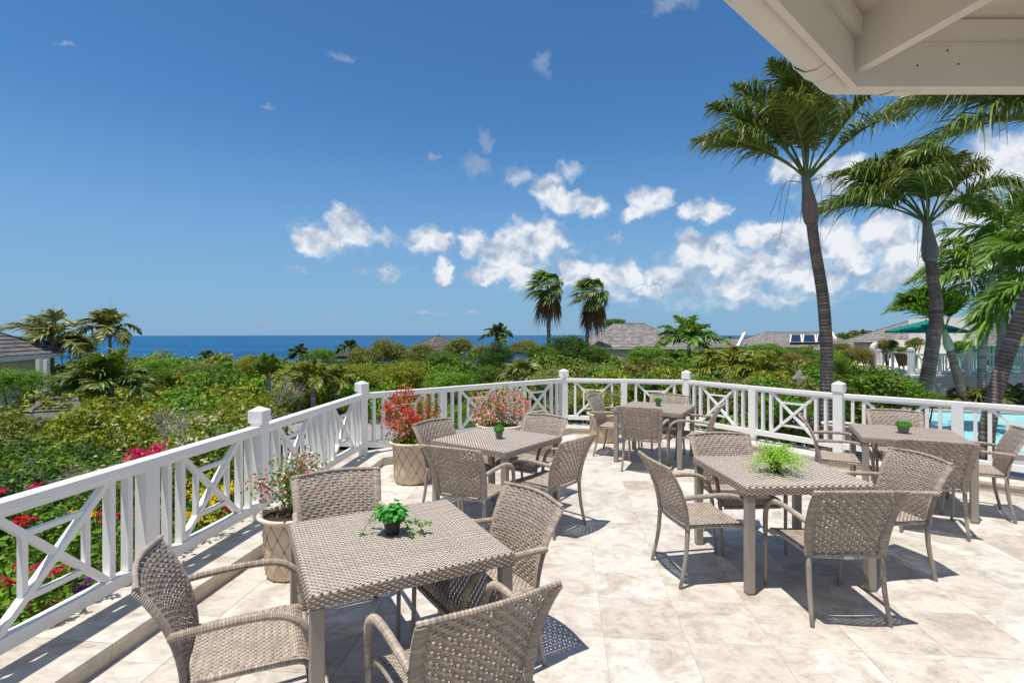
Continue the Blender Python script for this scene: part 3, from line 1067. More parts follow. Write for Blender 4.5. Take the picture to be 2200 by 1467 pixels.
for k, (how, (x, y), (fx, fy), lab) in enumerate(CH):
    n = math.hypot(fx, fy)
    fx, fy = fx / n, fy / n
    off = 0.37 if how == 'top' else 0.27
    cx, cy = x + fx * off, y + fy * off
    rz = math.atan2(fy, fx) - math.pi / 2
    if k == 0:
        ch0.location = (cx, cy, 0)
        ch0.rotation_euler = (0, 0, rz)
        ch0['label'] = lab
        ch0['group'] = 'woven armchairs round the tables'
        o = ch0
    else:
        o = copy_thing(ch0, (cx, cy, 0), rz, lab, 'woven armchairs round the tables')
    if 'pale plate' in lab:
        obj('maker_plate', MB().box((0, -0.2435, 0.413), (0.062, 0.004, 0.022), bev=0.0015), M['label_plate'], o)

# ------------------------------------------------------------------ small table plants
def table_point(i, lx, ly):
    x, y, a = TABLES[i][:3]
    a = rad(a)
    return np.array([x + lx * math.cos(a) - ly * math.sin(a), y + lx * math.sin(a) + ly * math.cos(a), TH + 0.001])
def pot_mesh(r0, r1, h, n=24, lip=0.004):
    mb = MB()
    mb.lathe([(0.0, 0), (r0, 0), (r1, h - 0.012), (r1 + lip, h - 0.012), (r1 + lip, h), (r1 - 0.002, h), (r1 - 0.004, h - 0.02), (0, h - 0.02)], n)
    return mb
rng = np.random.default_rng(11)
def sphere_pts(n, rng):
    return unit(rng.normal(size=(n, 3)))
# nearest: trailing leafy plant (pothos like)
p = W(843, 1143, 0)[:0]
d0 = (EYE - TH) * F / (1146 - HY)
loc = np.array([(843 - 1100) / F * d0, d0, TH + 0.001])
t = thing('potted_plant', 'bushy green leafy plant with trailing stems in a black pot on the nearest table', 'plant', loc, 0, 'small potted plants on the tables')
obj('pot', pot_mesh(0.034, 0.046, 0.075), M['black_pot'], t, smooth=False)
mb = MB()
C = sphere_pts(230, rng)
C[:, 2] = np.abs(C[:, 2]) * 1.0
C = C * np.array([0.10, 0.085, 0.10]) * rng.uniform(0.35, 1.0, (230, 1)) + np.array([0, 0, 0.085])
tg = np.array([0.09, 0.38, 0.06]) * rng.uniform(0.6, 1.5, (230, 1))
leaf_quads(mb, C, unit(C - np.array([0, 0, 0.06]) + np.array([0, 0, 0.06]) + rng.normal(size=C.shape) * 0.03), rng.uniform(0.028, 0.046, 230), rng.uniform(0.026, 0.038, 230), tg, rng, 0.4)
obj('leaves', mb, M['leaf'], t)
for q, (pts) in enumerate([[(0, 0, .08), (-.07, 0, .085), (-.13, -.01, .05), (-.155, -.02, .0)], [(0, 0, .08), (-.06, .04, .10), (-.11, .06, .09), (-.13, .07, .05)],
                           [(0, 0, .08), (.08, -.01, .07), (.15, .0, .05), (.20, .01, .055)], [(0, 0, .08), (.06, -.03, .08), (.10, -.05, .05), (.115, -.06, .01)], [(.05, 0, .07), (.12, .01, .06), (.155, 0, .02), (.17, -.01, .005)]]):
    c = spline(pts, 12)
    sb = MB().tube(c, 0.0016, 5, tint=(0.2, 0.3, 0.1))
    cc = np.repeat(c[3:], 3, 0) + rng.normal(0, 0.009, (27, 3))
    cc[:, 2] = np.maximum(cc[:, 2], 0.006)
    tg = np.array([0.16, 0.34, 0.05]) * rng.uniform(0.6, 1.3, (len(cc), 1))
    leaf_quads(sb, cc, unit(rng.normal(size=cc.shape) * 0.5 + np.array([0, -.2, 1])), rng.uniform(0.014, 0.022, len(cc)), rng.uniform(0.013, 0.019, len(cc)), tg, rng, 0.3)
    obj('trailing_stem', sb, M['leaf'], t)
# fern
d0 = (EYE - TH) * F / (1014 - HY)
loc = np.array([(1666 - 1100) / F * d0, d0, TH + 0.001])
t = thing('potted_plant', 'feathery light green fern in a black pot on the table at centre right', 'plant', loc, 0, 'small potted plants on the tables')
obj('pot', pot_mesh(0.035, 0.048, 0.08), M['black_pot'], t)
mb = MB()
for k in range(96):
    a = rng.uniform(0, 6.28)
    e = rng.uniform(0.25, 1.5)
    L = rng.uniform(0.15, 0.26)
    dx = np.array([math.cos(a) * math.cos(e), math.sin(a) * math.cos(e), math.sin(e)])
    s = np.linspace(0, 1, 22)[:, None]
    c = np.array([0, 0, 0.07]) + dx * s * L + np.array([math.cos(a), math.sin(a), 0]) * 0.05 * s ** 2 + np.array([0, 0, -1]) * (0.09 + 0.05 * rng.random()) * s ** 2.4
    c[:, 2] = np.maximum(c[:, 2], 0.01)
    cc = np.repeat(c[3:], 3, 0) + rng.normal(0, 0.011, (57, 3)) * np.repeat(0.5 + s[3:], 3, 0)
    tg = np.array([0.42, 0.66, 0.10]) * rng.uniform(0.65, 1.25, (57, 1))
    leaf_quads(mb, cc, unit(rng.normal(size=cc.shape) * 0.6 + np.array([0, 0, .8])), 0.0115 * rng.uniform(.7, 1.3, 57), 0.009, tg, rng, 0.2)
    mb.tube(c[::5], 0.0009, 3, tint=(0.25, 0.33, 0.1))
obj('fronds', mb, M['leaf'], t)
# small clipped tufts
for (u, v, rr, potm, lab, flatz, r0, ph) in [(1072, 942, 0.052, 'grey_pot', 'round clipped green plant in a grey pot on the middle table', 0.85, 0.024, 0.062),
                              (1414, 872, 0.052, 'grey_pot', 'tiny green plant in a grey pot on the table at the far corner', 0.6, 0.022, 0.06),
                              (1941, 930, 0.075, 'grey_pot', 'low spreading green plant in a grey pot on the pool side table', 0.48, 0.03, 0.062)]:
    d0 = (EYE - TH) * F / (v - HY)
    loc = np.array([(u - 1100) / F * d0, d0, TH + 0.001])
    t = thing('potted_plant', lab, 'plant', loc, 0.3, 'small potted plants on the tables')
    pm = MB()
    s4 = r0
    pm.raw([(-s4, -s4, 0), (s4, -s4, 0), (s4, s4, 0), (-s4, s4, 0), (-s4 * 1.3, -s4 * 1.3, ph), (s4 * 1.3, -s4 * 1.3, ph), (s4 * 1.3, s4 * 1.3, ph), (-s4 * 1.3, s4 * 1.3, ph)],
           [(3, 2, 1, 0), (4, 5, 6, 7), (0, 1, 5, 4), (1, 2, 6, 5), (2, 3, 7, 6), (3, 0, 4, 7)])
    obj('pot', pm, M[potm], t)
    mb = MB()
    n = 1500
    C = sphere_pts(n, rng) * np.array([rr, rr, rr * flatz]) * rng.uniform(0.6, 1.05, (n, 1)) ** 0.6 + np.array([0, 0, ph + rr * flatz * 0.75])
    C = C[C[:, 2] > ph * 0.9]
    tg = np.array([0.10, 0.36, 0.035]) * rng.uniform(0.55, 1.5, (len(C), 1))
    leaf_quads(mb, C, unit(rng.normal(size=C.shape) + np.array([0, 0, 0.5])), 0.014 * rng.uniform(.7, 1.3, len(C)), 0.005, tg, rng, -0.6)
    obj('leaves', mb, M['leaf'], t)

# ------------------------------------------------------------------ carved stone pots with bougainvillea
def big_pot(u_c, v_base, r_top, hgt, label, style, fl):
    base = G(u_c, v_base)
    t = thing('bougainvillea_pot', label, 'flower pot', (base[0], base[1] + r_top * 0.75, 0), 0, 'carved stone flower pots')
    b = MB()
    prof = [(0, 0.0), (r_top * 0.74, 0.0), (r_top * 0.80, 0.02), (r_top * 0.83, 0.10 * hgt), (r_top * 0.86, 0.3 * hgt), (r_top * 0.88, 0.6 * hgt), (r_top * 0.90, 0.85 * hgt), (r_top * 0.94, 0.92 * hgt)]
    b.lathe(prof, 48)
    obj('body', b, M['terracotta'], t, smooth=True)
    rm = MB().lathe([(r_top * 0.93, 0.925 * hgt), (r_top * 1.05, 0.94 * hgt), (r_top * 1.10, 0.965 * hgt), (r_top * 1.08, 0.995 * hgt), (r_top * 1.0, 1.0 * hgt), (r_top * 0.93, 0.985 * hgt), (r_top * 0.90, 0.93 * hgt), (r_top * 0.90, 0.90 * hgt)], 48)
    obj('rim', rm, M['rimstone'], t, smooth=True)
    so = MB().lathe([(0, 0.93 * hgt), (r_top * 0.91, 0.925 * hgt)], 32)
    obj('soil', so, M['soil'], t)
    # lattice relief: crossing cords pinned at the crossings
    lt = MB()
    nk = 13
    def pr(z):
        return np.interp(z, [p_[1] for p_ in prof[1:]], [p_[0] for p_ in prof[1:]])
    z0, z1 = 0.10 * hgt, 0.88 * hgt
    rows = 4
    for k in range(nk):
        for sg in (-1, 1):
            pts = []
            for s in np.linspace(0, 1, 33):
                a = 2 * math.pi * (k + sg * s * rows / 2) / nk 
                z = z0 + (z1 - z0) * s
                R = pr(z) + 0.001
                pts.append((R * math.cos(a), R * math.sin(a), z))
            lt.tube(pts, 0.0028, 4, cap=False)
    for k in range(nk):
        for r_ in range(rows + 1):
            a = 2 * math.pi * (k + (r_ % 2) * 0.5) / nk
            z = z0 + (z1 - z0) * r_ / rows
            lt.lathe([(0, 0), (0.011, 0.0), (0.008, 0.009), (0, 0.013)], 6, c=((pr(z) + 0.0) * math.cos(a), (pr(z)) * math.sin(a), z - 0.006))
    obj('lattice_relief', lt, M['groove'], t)
    return t, hgt * 0.94
def bougainvillea(t, h0, sprays, fcol, label, fdens=1.0, leafk='pale', trail=0, under=160, nleaf=30):
    rng = np.random.default_rng(len(label) * 7 + int(h0 * 100))
    lab = label
    pl = thing('bougainvillea_plant', lab, 'flowers', (t.location[0], t.location[1], h0), 0, 'bougainvillea growing in the pots')
    br, lv, fw = MB(), MB(), MB()
    for (a, lean, hh, fl) in sprays:
        end = np.array([math.cos(a) * lean, math.sin(a) * lean, hh])
        c = spline([(0.02 * math.cos(a), 0.02 * math.sin(a), -0.02), end * np.array([0.35, 0.35, 0.55]), end * np.array([0.75, 0.75, 0.9]), end], 10)
        br.tube(c, np.linspace(0.006, 0.002, 10), 5)
        for s in range(3, 10):
            n = nleaf
            C = c[s] + rng.normal(0, 0.045, (n, 3))
            leaf_quads(lv, C, unit(rng.normal(size=(n, 3)) + np.array([0, 0, .7])), 0.030 * rng.uniform(.6, 1.3, n), 0.020, tints(leafk, n, rng), rng, 0.2)
            m = int(13 * fl * fdens * (0.3 + s / 9))
            if m > 0:
                C = c[s] + rng.normal(0, 0.048, (m, 3))
                base = np.array(fcol[rng.integers(0, len(fcol))])
                tg = base * rng.uniform(0.7, 1.25, (m, 1))
                leaf_quads(fw, C, unit(rng.normal(size=(m, 3)) + np.array([-.1, -.4, .5])), 0.030 * rng.uniform(.7, 1.3, m), 0.026, np.clip(tg, 0, .9), rng, 0.0)
    n = under
    C = np.column_stack([rng.normal(0, 0.13, n), rng.normal(0, 0.13, n), rng.uniform(-0.02, 0.10, n)])
    leaf_quads(lv, C, unit(rng.normal(size=(n, 3)) + np.array([0, 0, .7])), 0.034 * rng.uniform(.6, 1.3, n), 0.022, tints('yellow', n, rng), rng, 0.2)
    obj('branches', br, M['stem'], pl)
    obj('leaves', lv, M['leaf'], pl)
    obj('blossoms', fw, M['petal'], pl)
RED = [(0.80, 0.02, 0.09), (0.85, 0.03, 0.16), (0.72, 0.06, 0.10), (0.75, 0.16, 0.16)]
PINK = [(0.80, 0.22, 0.28), (0.85, 0.42, 0.44), (0.86, 0.60, 0.56), (0.82, 0.30, 0.38)]
PALE = [(0.80, 0.34, 0.48), (0.85, 0.55, 0.60), (0.75, 0.25, 0.42)]
t, h0 = big_pot(880, 1043, 0.265, 0.50, 'pale carved stone pot planted with red bougainvillea beside the railing', 0, 1)
bougainvillea(t, h0, [(2.7, .28, .52, 1.5), (2.2, .20, .62, 1.3), (3.1, .33, .42, 1.7), (2.5, .12, .40, 1.2), (3.3, .30, .26, 1.4), (4.6, .15, .35, 1.4), (0.3, .22, .42, .6), (0.0, .30, .36, .5), (1.0, .2, .5, .35), (5.4, .1, .3, 1.2), (0.6, .34, .28, .15), (3.9, .2, .2, .8)],
              RED, 'red bougainvillea bush in the tall carved pot by the railing post', 1.15, under=700, nleaf=20, leafk='yellow')
t, h0 = big_pot(1073, 1000, 0.31, 0.53, 'wide rimmed carved pot of pink bougainvillea behind the middle table', 0, 1)
bougainvillea(t, h0, [(a, r, h * 0.78, f) for a, r, h, f in [(2.8, .32, .46, 1.2), (2.2, .2, .52, 1.1), (3.0, .36, .28, 1.2), (1.6, .1, .56, .9), (0.5, .28, .52, 1.0), (0.1, .38, .42, 1.2), (6.0, .36, .24, 1.0), (4.0, .25, .2, 1.3), (4.6, .1, .4, .7), (5.2, .2, .38, .8), (1.1, .22, .6, .6), (3.6, .3, .12, 1.3)]],
              PINK, 'pink bougainvillea bush in the wide rimmed pot', 1.3, under=260, nleaf=20)
t, h0 = big_pot(637, 1240, 0.225, 0.46, 'weathered stone pot with a thick rim behind the nearest table', 0, 1)
t.location = (-1.655, 3.98, 0)
bougainvillea(t, h0, [(1.9, .10, .20, .4), (2.6, .16, .34, .5), (1.2, .10, .40, .9), (3.2, .26, .24, 1.3), (0.7, .18, .36, 1.1), (2.0, .03, .14, .1), (3.5, .05, .3, .3)],
              PALE, 'sparse pale pink bougainvillea in the pot beside the nearest table', 0.8, leafk='bright', under=60, nleaf=16)
t, h0 = big_pot(1302, 952, 0.265, 0.47, 'carved stone pot half hidden behind the armchair at the far railing', 0, 1)
bougainvillea(t, h0, [(a, .26, .34, .25) for a in (0.3, 1.2, 2.2, 3.0, 4.1, 5.3)], PALE, 'pale leafy shrub in the pot at the far railing', 0.35, under=260)
t, h0 = big_pot(1822, 978, 0.235, 0.44, 'carved pot hidden behind the pool side table at the railing post', 0, 1)

# ------------------------------------------------------------------ roof overhang, top right
q = 0.82
roof = thing('roof_overhang', 'cream painted eaves corner with rafters and gutter above the terrace', 'roof')
EW = M['eave_white']
zb = EYE + 1.1 * q
K = np.array([1.544, 2.363]) * q
dl = np.array([-0.735, -0.678])
dr = np.array([1.0, 0.0])
far = 4.2
A_, B_ = K + dl * far, K + dr * far
def strip(pts, w_out, z0, z1, name, m=EW, bev=0):
    """board along left-corner-right, thickness outward of the line"""
    P = [np.array(p) for p in pts]
    O = offset_poly(P, -w_out)
    for i in range(2):
        mb = MB().poly([tuple(x) for x in (P[i], O[i], O[i + 1], P[i + 1])], z0, z1)
        obj(name, mb, m, roof)
line = [A_, K, B_]
strip(line, 0.022, zb, zb + 0.165, 'fascia_board')
# upper plate set inside
inn = offset_poly(line, 0.028)
strip([inn[0], inn[1], inn[2]], 0.050, zb + 0.1655, zb + 0.230, 'wall_plate')
# gutter: half round trough outside the fascia
gl = offset_poly(line, -0.026)
for i in range(2):
    a, b = gl[i], gl[i + 1]
    d = (b - a) / np.linalg.norm(b - a)
    nrm = np.array([-d[1], d[0]])
    mb = MB()
    sec = [(0.0, 0.10), (0.0, 0.035), (0.012, 0.012), (0.035, 0.0), (0.075, 0.004), (0.105, 0.03), (0.115, 0.07), (0.116, 0.105), (0.124, 0.105), (0.124, 0.112), (0.108, 0.112)]
    o2 = [offset_poly(line, -0.026 - s)[i:i + 2] for s, _ in sec]
    P = np.array([[(*o2[k][0], zb + 0.012 + sec[k][1]), (*o2[k][1], zb + 0.012 + sec[k][1])] for k in range(len(sec))])
    mb.grid(P)
    obj('gutter', mb, EW, roof, smooth=True)
    # joint sleeve
    L = np.linalg.norm(b - a)
    s0 = (L - 0.235, L - 0.135) if i == 0 else (0.20, 0.30)
    mb = MB()
    rows_ = []
    for (s, z) in sec:
        o3 = offset_poly(line, -0.026 - s * 1.05 - 0.001)[i:i + 2]
        e = (o3[1] - o3[0]) / np.linalg.norm(o3[1] - o3[0])
        st = o3[0] + e * (s0[0]) if i == 0 else o3[0] + e * s0[0]
        en = o3[0] + e * s0[1]
        rows_.append([(*st, zb + 0.0085 + z), (*en, zb + 0.0085 + z)])
    mb.grid(np.array(rows_))
    for cc in (0, 1):
        mb.tube([rows_[k][cc] for k in range(len(rows_))], 0.003, 4)
    obj('gutter_joint', mb, EW, roof)
# hip rafter
hd = np.array([0.364, -0.931])
hn = np.array([0.931, 0.364])
v = []
for t_, zlo, zhi in ((0.0, zb + 0.05, zb + 0.26), (3.2, zb + 0.05 + 0.09 * 3.2, zb + 0.30 + 0.31 * 3.2)):
    for s in (-1, 1):
        p_ = K + hd * t_ + hn * s * 0.021
        v += [(*p_, zlo), (*p_, zhi)]
mb = MB().raw(v, [(0, 1, 3, 2), (4, 6, 7, 5), (0, 4, 5, 1), (2, 3, 7, 6), (0, 2, 6, 4), (1, 5, 7, 3)])
obj('hip_rafter', mb, EW, roof)
# ceiling boards, one slope for each side
zc0 = zb + 0.232
slope = 0.30
for i in range(2):
    a, b = [A_, K] if i == 0 else [K, B_]
    d = (b - a) / np.linalg.norm(b - a)
    inward = np.array([d[1], -d[0]])
    e = 3.0
    # four corners: eave edge then up-slope, mitred along the hip
    hk = K + hd * (e / hd.dot(inward))
    if i == 0:
        Q = [a, b, hk, a + inward * e]
    else:
        Q = [a, b, b + inward * e, hk]
    Vv = [(*p_, zc0 + slope * max(0, (p_ - a).dot(inward))) for p_ in Q]
    mb = MB().raw(Vv + [(x, y, z + 0.03) for x, y, z in Vv], [(0, 1, 2, 3), (7, 6, 5, 4), (0, 4, 5, 1), (1, 5, 6, 2), (2, 6, 7, 3), (3, 7, 4, 0)])
    obj('ceiling_panel', mb, M['ceiling'], roof)
    # shingle roof above
    Vt = [(x, y, z + 0.12) for x, y, z in Vv]
    for k_, pidx in ((0, 0), (1, 1)):
        x, y, z = Vt[pidx]
        Vt[pidx] = (x - inward[0] * 0.06, y - inward[1] * 0.06, z - 0.02)
    obj('roof_covering', MB().raw(Vt + [(x, y, z + 0.04) for x, y, z in Vt], [(0, 1, 2, 3), (7, 6, 5, 4), (0, 4, 5, 1), (1, 5, 6, 2), (2, 6, 7, 3), (3, 7, 4, 0)]), M['shingle'], roof)
nm = MB()
for (s, z) in ((0.22, 0.075), (0.37, 0.08), (0.33, 0.13)):
    nm.lathe([(0, 0), (0.0035, 0), (0.0035, 0.004), (0, 0.004)], 6, c=(K[0] + s, K[1] - 0.001, zb + z))
obj('nail_heads', nm, M['black'], roof)

# ------------------------------------------------------------------ palms
WIND = np.array([-0.55, -0.05, 0.0])
def frond_geo(D0, L, droop, ll, n, lw, rng, wind, tip, kind, hang=0.35, petiole=0.18, vee=0.25, hexp=2.3):
    """feather leaf in local space; returns builder with rachis and leaflets"""
    s = np.linspace(0, 1, 16)
    c = D0 * (s * L)[:, None] + np.array([0, 0, -1]) * (droop * L * s ** 2.1)[:, None] + wind * (L * 0.45 * s ** 2)[:, None]
    mb = MB()
    mb.tube(c, np.linspace(0.022, 0.004, 16) * L / 2, 5, tint=(0.20, 0.27, 0.09))
    st = np.repeat(np.linspace(petiole, 0.995, n), 2)
    sd = np.tile([1.0, -1.0], n)
    P = np.stack([np.interp(st, s, c[:, k]) for k in range(3)], 1)
    T = unit(np.stack([np.interp(st, s, np.gradient(c[:, k])) for k in range(3)], 1))
    side = unit(np.cross(T, np.array([0, 0, 1.0])) + 1e-6)
    upv = unit(np.cross(side, T))
    prof = np.clip(np.sin(np.pi * np.clip((st - petiole) / (1 - petiole), 0, 1) ** 0.75 * 0.93 + 0.16), 0.15, 1)
    m = len(st)
    D = unit(T * (0.35 + 0.6 * st[:, None]) + side * sd[:, None] * rng.uniform(0.65, 1.0, (m, 1)) + upv * rng.normal(vee, 0.22, (m, 1)) + rng.normal(0, 0.08, (m, 3)))
    ln = ll * prof * rng.uniform(0.75, 1.12, m)
    q_ = np.array([0, 0.3, 0.62, 0.85, 1.0])
    wq = np.array([0.55, 1.0, 0.85, 0.5, 0.06]) * lw
    hg = hang * rng.uniform(0.5, 1.6, (m, 1, 1))
    pts = P[:, None] + D[:, None] * (ln[:, None] * q_)[..., None] + np.array([0, 0, -1]) * hg * (ln[:, None] * q_ ** hexp)[..., None] + wind * (ln[:, None] * 0.5 * q_ ** 2)[..., None]
    W_ = unit(np.cross(np.gradient(pts, axis=1), upv[:, None] + rng.normal(0, 0.35, (m, 1, 3))))
    a = pts - W_ * (wq / 2)[None, :, None]
    b = pts + W_ * (wq / 2)[None, :, None]
    V = np.stack([a, b], 2).reshape(-1, 3)
    idx = np.arange(m * 10).reshape(m, 5, 2)
    qd = np.stack([idx[:, :-1, 0], idx[:, :-1, 1], idx[:, 1:, 1], idx[:, 1:, 0]], -1).reshape(-1, 4)
    tt = tints(kind, m, rng, 0.15)[:, None, None, :] * np.ones((m, 5, 2, 1))
    tt = tt * (1 - tip * q_)[None, :, None, None] + np.array([0.34, 0.30, 0.12]) * (tip * q_ ** 2)[None, :, None, None]
    mb.raw(V, qd, tt.reshape(-1, 3))
    return mb
def ringed(path, r, mat, ring=0.06, n=12, seed=0):
    rng = np.random.default_rng(seed)
    L = np.linalg.norm(np.diff(np.array(path), axis=0), axis=1).sum()
    k = int(max(8, L / ring))
    c = spline(path, k * 3 + 1)
    rr = np.interp(np.linspace(0, 1, len(c)), np.linspace(0, 1, len(r)), r)
    m3 = np.arange(len(c)) % 3
    rr = rr * np.where(m3 == 0, 0.95, np.where(m3 == 1, 1.035, 1.0)) * (1 + rng.normal(0, 0.012, len(c)))
    tn = np.where(m3 == 0, 0.5, 1.0) * (1 + np.repeat(rng.normal(0, 0.16, k + 1), 3)[:len(c)])
    return MB().tube(c, rr, n, tint=tn[:, None] * np.ones(3))
def palm(label, path, r, fr, L, ll=0.45, nl=46, lw=0.030, shaft=None, shaftcol=(0.25, 0.2, 0.17), bark='trunk_dark', kind='mid', wind=WIND, ring=0.055, droop=0.55,
         group=None, seed=1, name='palm_tree', tip=0.25, nlod=1, hang=0.35, emax=80, emin=0, ccol=None, explicit=None, spear=False):
    rng = np.random.default_rng(seed)
    path = [np.array(p, float) for p in path]
    b = path[0]
    t = thing(name, label, 'palm tree', b, 0, group)
    loc = [p - b for p in path]
    obj('trunk', ringed(loc, r, None, ring, seed=seed), M[bark], t, smooth=True)
    top = loc[-1]
    ax = unit(loc[-1] - loc[-2])
    if shaft:
        sl, sr = shaft
        mb = MB()
        s = np.linspace(0, 1, 12)
        rr = sr * np.interp(s, [0, .12, .35, .7, 1], [0.80, 1.02, 1.0, 0.66, 0.5])
        c = top + ax * (s * sl)[:, None]
        sc = np.array(shaftcol)
        gcol = np.array((0.22, 0.27, 0.12))
        mb.tube(c, rr, 12, tint=np.array([sc * (1 - k_ ** 3 * 0.7) + gcol * k_ ** 3 * 0.7 for k_ in s]))
        obj('crownshaft', mb, M['crownshaft'], t, smooth=True)
        top = top + ax * sl * 0.94
    if explicit is None:
        explicit = []
        for i in range(fr):
            a = i * 2.39996 + rng.uniform(-0.3, 0.3)
            e = rad(emax - (emax - emin) * ((i + 0.5) / fr) ** 0.85 + rng.uniform(-7, 7))
            explicit.append((a, e, rng.uniform(0.85, 1.1)))
    for i, (a, e, k) in enumerate(explicit):
        D0 = unit(np.array([math.cos(a) * math.cos(e), math.sin(a) * math.cos(e), math.sin(e)]))
        g = frond_geo(D0, L * k, droop * (0.55 + 0.6 * math.cos(e)), ll, nl, lw, rng, wind, tip, kind, hang, 0.30 if shaft and nl > 90 else 0.18, 0.48 if nl > 90 else 0.25, 3.4 if nl > 90 else 2.3)
        obj('frond', g, M['palm_leaf'], t, loc=tuple(top - ax * 0.02 * (i % 5)))
    if shaft and L > 2.4 and nl > 100:
        for k in range(7):
            a = rng.uniform(0, 6.28)
            q0 = top - ax * 0.1
            p1 = q0 + np.array([math.cos(a) * .35 * L / 2.4, math.sin(a) * .3, .05])
            p2 = p1 + np.array([-.12 + rng.normal(0, .1), rng.normal(0, .1), -rng.uniform(.4, 1.2) * L / 2.4])
            obj('hanging_strand', MB().tube(spline([q0, p1, p2], 8), 0.004 * L / 2.4, 4, tint=(.12, .12, .05)), M['palm_leaf'], t)
    if spear:
        obj('spear_leaf', MB().tube([top, top + np.array([0.02, 0, L * 0.35]), top + np.array([0.05, 0, L * 0.75])], [0.02, 0.012, 0.004], 5, tint=(0.2, 0.3, 0.08)), M['palm_leaf'], t)
    return t
def bz(u, d):
    x = (u - 1100) / F * d
    return float(terrain(np.array(x), np.array(d)))
def Wz(u, d, z):
    return np.array([(u - 1100) / F * d, d, z])

# tall palm in front of the railing corner
d = 9.2
D2R = rad
palm('tall dark trunked palm beyond the railing whose crown touches the eaves corner',
     [Wz(1782, d, -0.8), W(1775, 880, d), W(1776, 760, d), W(1768, 640, d), W(1752, 540, d), W(1744, 480, d)], [.115, .104, .100, .095, .088, .088], 0, 2.45, ll=0.72, nl=120, lw=0.026,
     shaft=(0.86, 0.125), shaftcol=(0.27, 0.19, 0.165), seed=3, tip=0.42, hang=0.50, droop=0.40, wind=np.array([-0.38, -0.05, 0]),
     explicit=[(D2R(a), D2R(e), k) for a, e, k in [(180, 58, 1.0), (190, 40, .92), (170, 72, 1.05), (235, 66, .8), (262, 82, 1.0), (120, 64, .9), (60, 80, 1.05), (-10, 58, 1.05), (4, 46, 1.4), (-70, 70, .75), (150, 48, .85), (205, 84, 1.08), (0, 84, 1.0)]])
d = 14.4
palm('tall curving palm with a bluish crownshaft standing in front of the teal parasol',
     [Wz(1958, d, -1.1), W(1985, 848, d), W(2004, 740, d), W(2012, 660, d), W(2004, 600, d), W(2000, 562, d)], [.19, .18, .165, .15, .138, .136], 0, 3.35, ll=1.05, nl=120, lw=0.038,
     shaft=(1.12, 0.19), shaftcol=(0.20, 0.20, 0.19), seed=5, tip=0.40, hang=0.55, droop=0.5, wind=np.array([-0.38, -0.05, 0]),
     explicit=[(D2R(a), D2R(e), k) for a, e, k in [(180, 54, 1.05), (188, 36, 1.02), (165, 68, .95), (235, 56, .8), (255, 76, .85), (125, 58, .85), (70, 70, .9), (-10, 58, 1.0), (12, 40, 1.0), (-60, 70, .85), (152, 40, .9), (300, 84, .85), (-32, 44, .95), (205, 78, .9)]])
d = 7.4
palm('thick trunked palm leaning in from the right edge, its big fronds hanging below the eaves',
     [Wz(2118, d, -1.1), W(2120, 940, d), W(2146, 820, d), W(2185, 700, d), W(2240, 560, d), W(2285, 470, d), W(2305, 400, d)], [.10, .095, .093, .09, .088, .085, .085], 0, 2.5, ll=0.8, nl=110, lw=0.032,
     shaft=(0.8, 0.14), shaftcol=(0.2, 0.2, 0.15), seed=8, tip=0.30, hang=0.5, droop=0.5, wind=np.array([-0.4, -0.05, 0]), kind='mid',
     explicit=[(D2R(a), D2R(e), k) for a, e, k in [(180, 60, 1.1), (175, 40, 1.15), (190, 22, 1.05), (160, 50, 1.1), (205, 50, 1.0), (230, 40, 1), (250, 65, .9), (130, 55, 1.0), (90, 60, .95), (40, 55, 1.0), (-10, 42, 1.1), (-60, 55, .95)]])
d = 19.0
palm('slim leaning young palm with pale green crownshaft crossing before the teal umbrella',
     [Wz(2088, d, -1.12), W(2072, 862, d), W(2055, 800, d), W(2041, 752, d)], [.15, .145, .135, .12], 0, 2.55, ll=0.9, nl=92, lw=0.055,
     shaft=(0.80, 0.15), shaftcol=(0.42, 0.46, 0.33), seed=9, tip=0.1, hang=0.30, droop=0.45, wind=np.array([-0.3, 0, 0]), kind='bright',
     explicit=[(D2R(a), D2R(e), k) for a, e, k in [(180, 60, .95), (187, 47, .92), (174, 73, .9), (205, 82, .8), (0, 76, .85), (8, 62, .8), (90, 80, .85), (150, 58, .85)]])
d = 19.4
palm('straight palm behind the pool with a pale green crownshaft, third trunk from the right edge',
     [Wz(2112, d, -1.1), W(2110, 860, d), W(2110, 760, d), W(2116, 690, d), W(2124, 640, d)], [.145, .14, .135, .13, .125], 17, 3.1, ll=0.95, nl=64, lw=0.06,
     shaft=(0.95, 0.155), shaftcol=(0.40, 0.45, 0.30), bark='trunk_grey', seed=12, tip=0.3, hang=0.5, droop=0.55, wind=np.array([-0.4, 0, 0]), kind='bright')
d = 20.0
palm('dark slender palm rising behind the thick leaning trunk by the pool',
     [Wz(2146, d, -1.1), W(2145, 800, d), W(2152, 720, d), W(2168, 620, d), W(2176, 556, d)], [.13, .125, .12, .115, .11], 17, 3.3, ll=0.8, nl=64, lw=0.06,
     shaft=(0.85, 0.14), shaftcol=(0.35, 0.4, 0.26), bark='trunk_grey', seed=14, tip=0.25, hang=0.5, droop=0.6, wind=np.array([-0.4, 0, 0]), kind='bright')
d = 9.4
palm('short palm whose bright green blade hangs before the brick wall at the right edge',
     [Wz(2250, d, -1.1), W(2248, 800, d), W(2240, 690, d)], [.09, .09, .08], 0, 1.35, ll=0.55, nl=44, lw=0.045,
     shaft=(0.4, 0.09), shaftcol=(0.35, 0.4, 0.26), seed=15, tip=0.05, hang=0.5, droop=0.9, wind=np.array([-0.3, 0, 0]), kind='bright',
     explicit=[(D2R(a), D2R(e), k) for a, e, k in [(182, 18, .95), (175, 40, 1.0), (190, 60, .9), (90, 60, .9), (0, 50, .9)]])

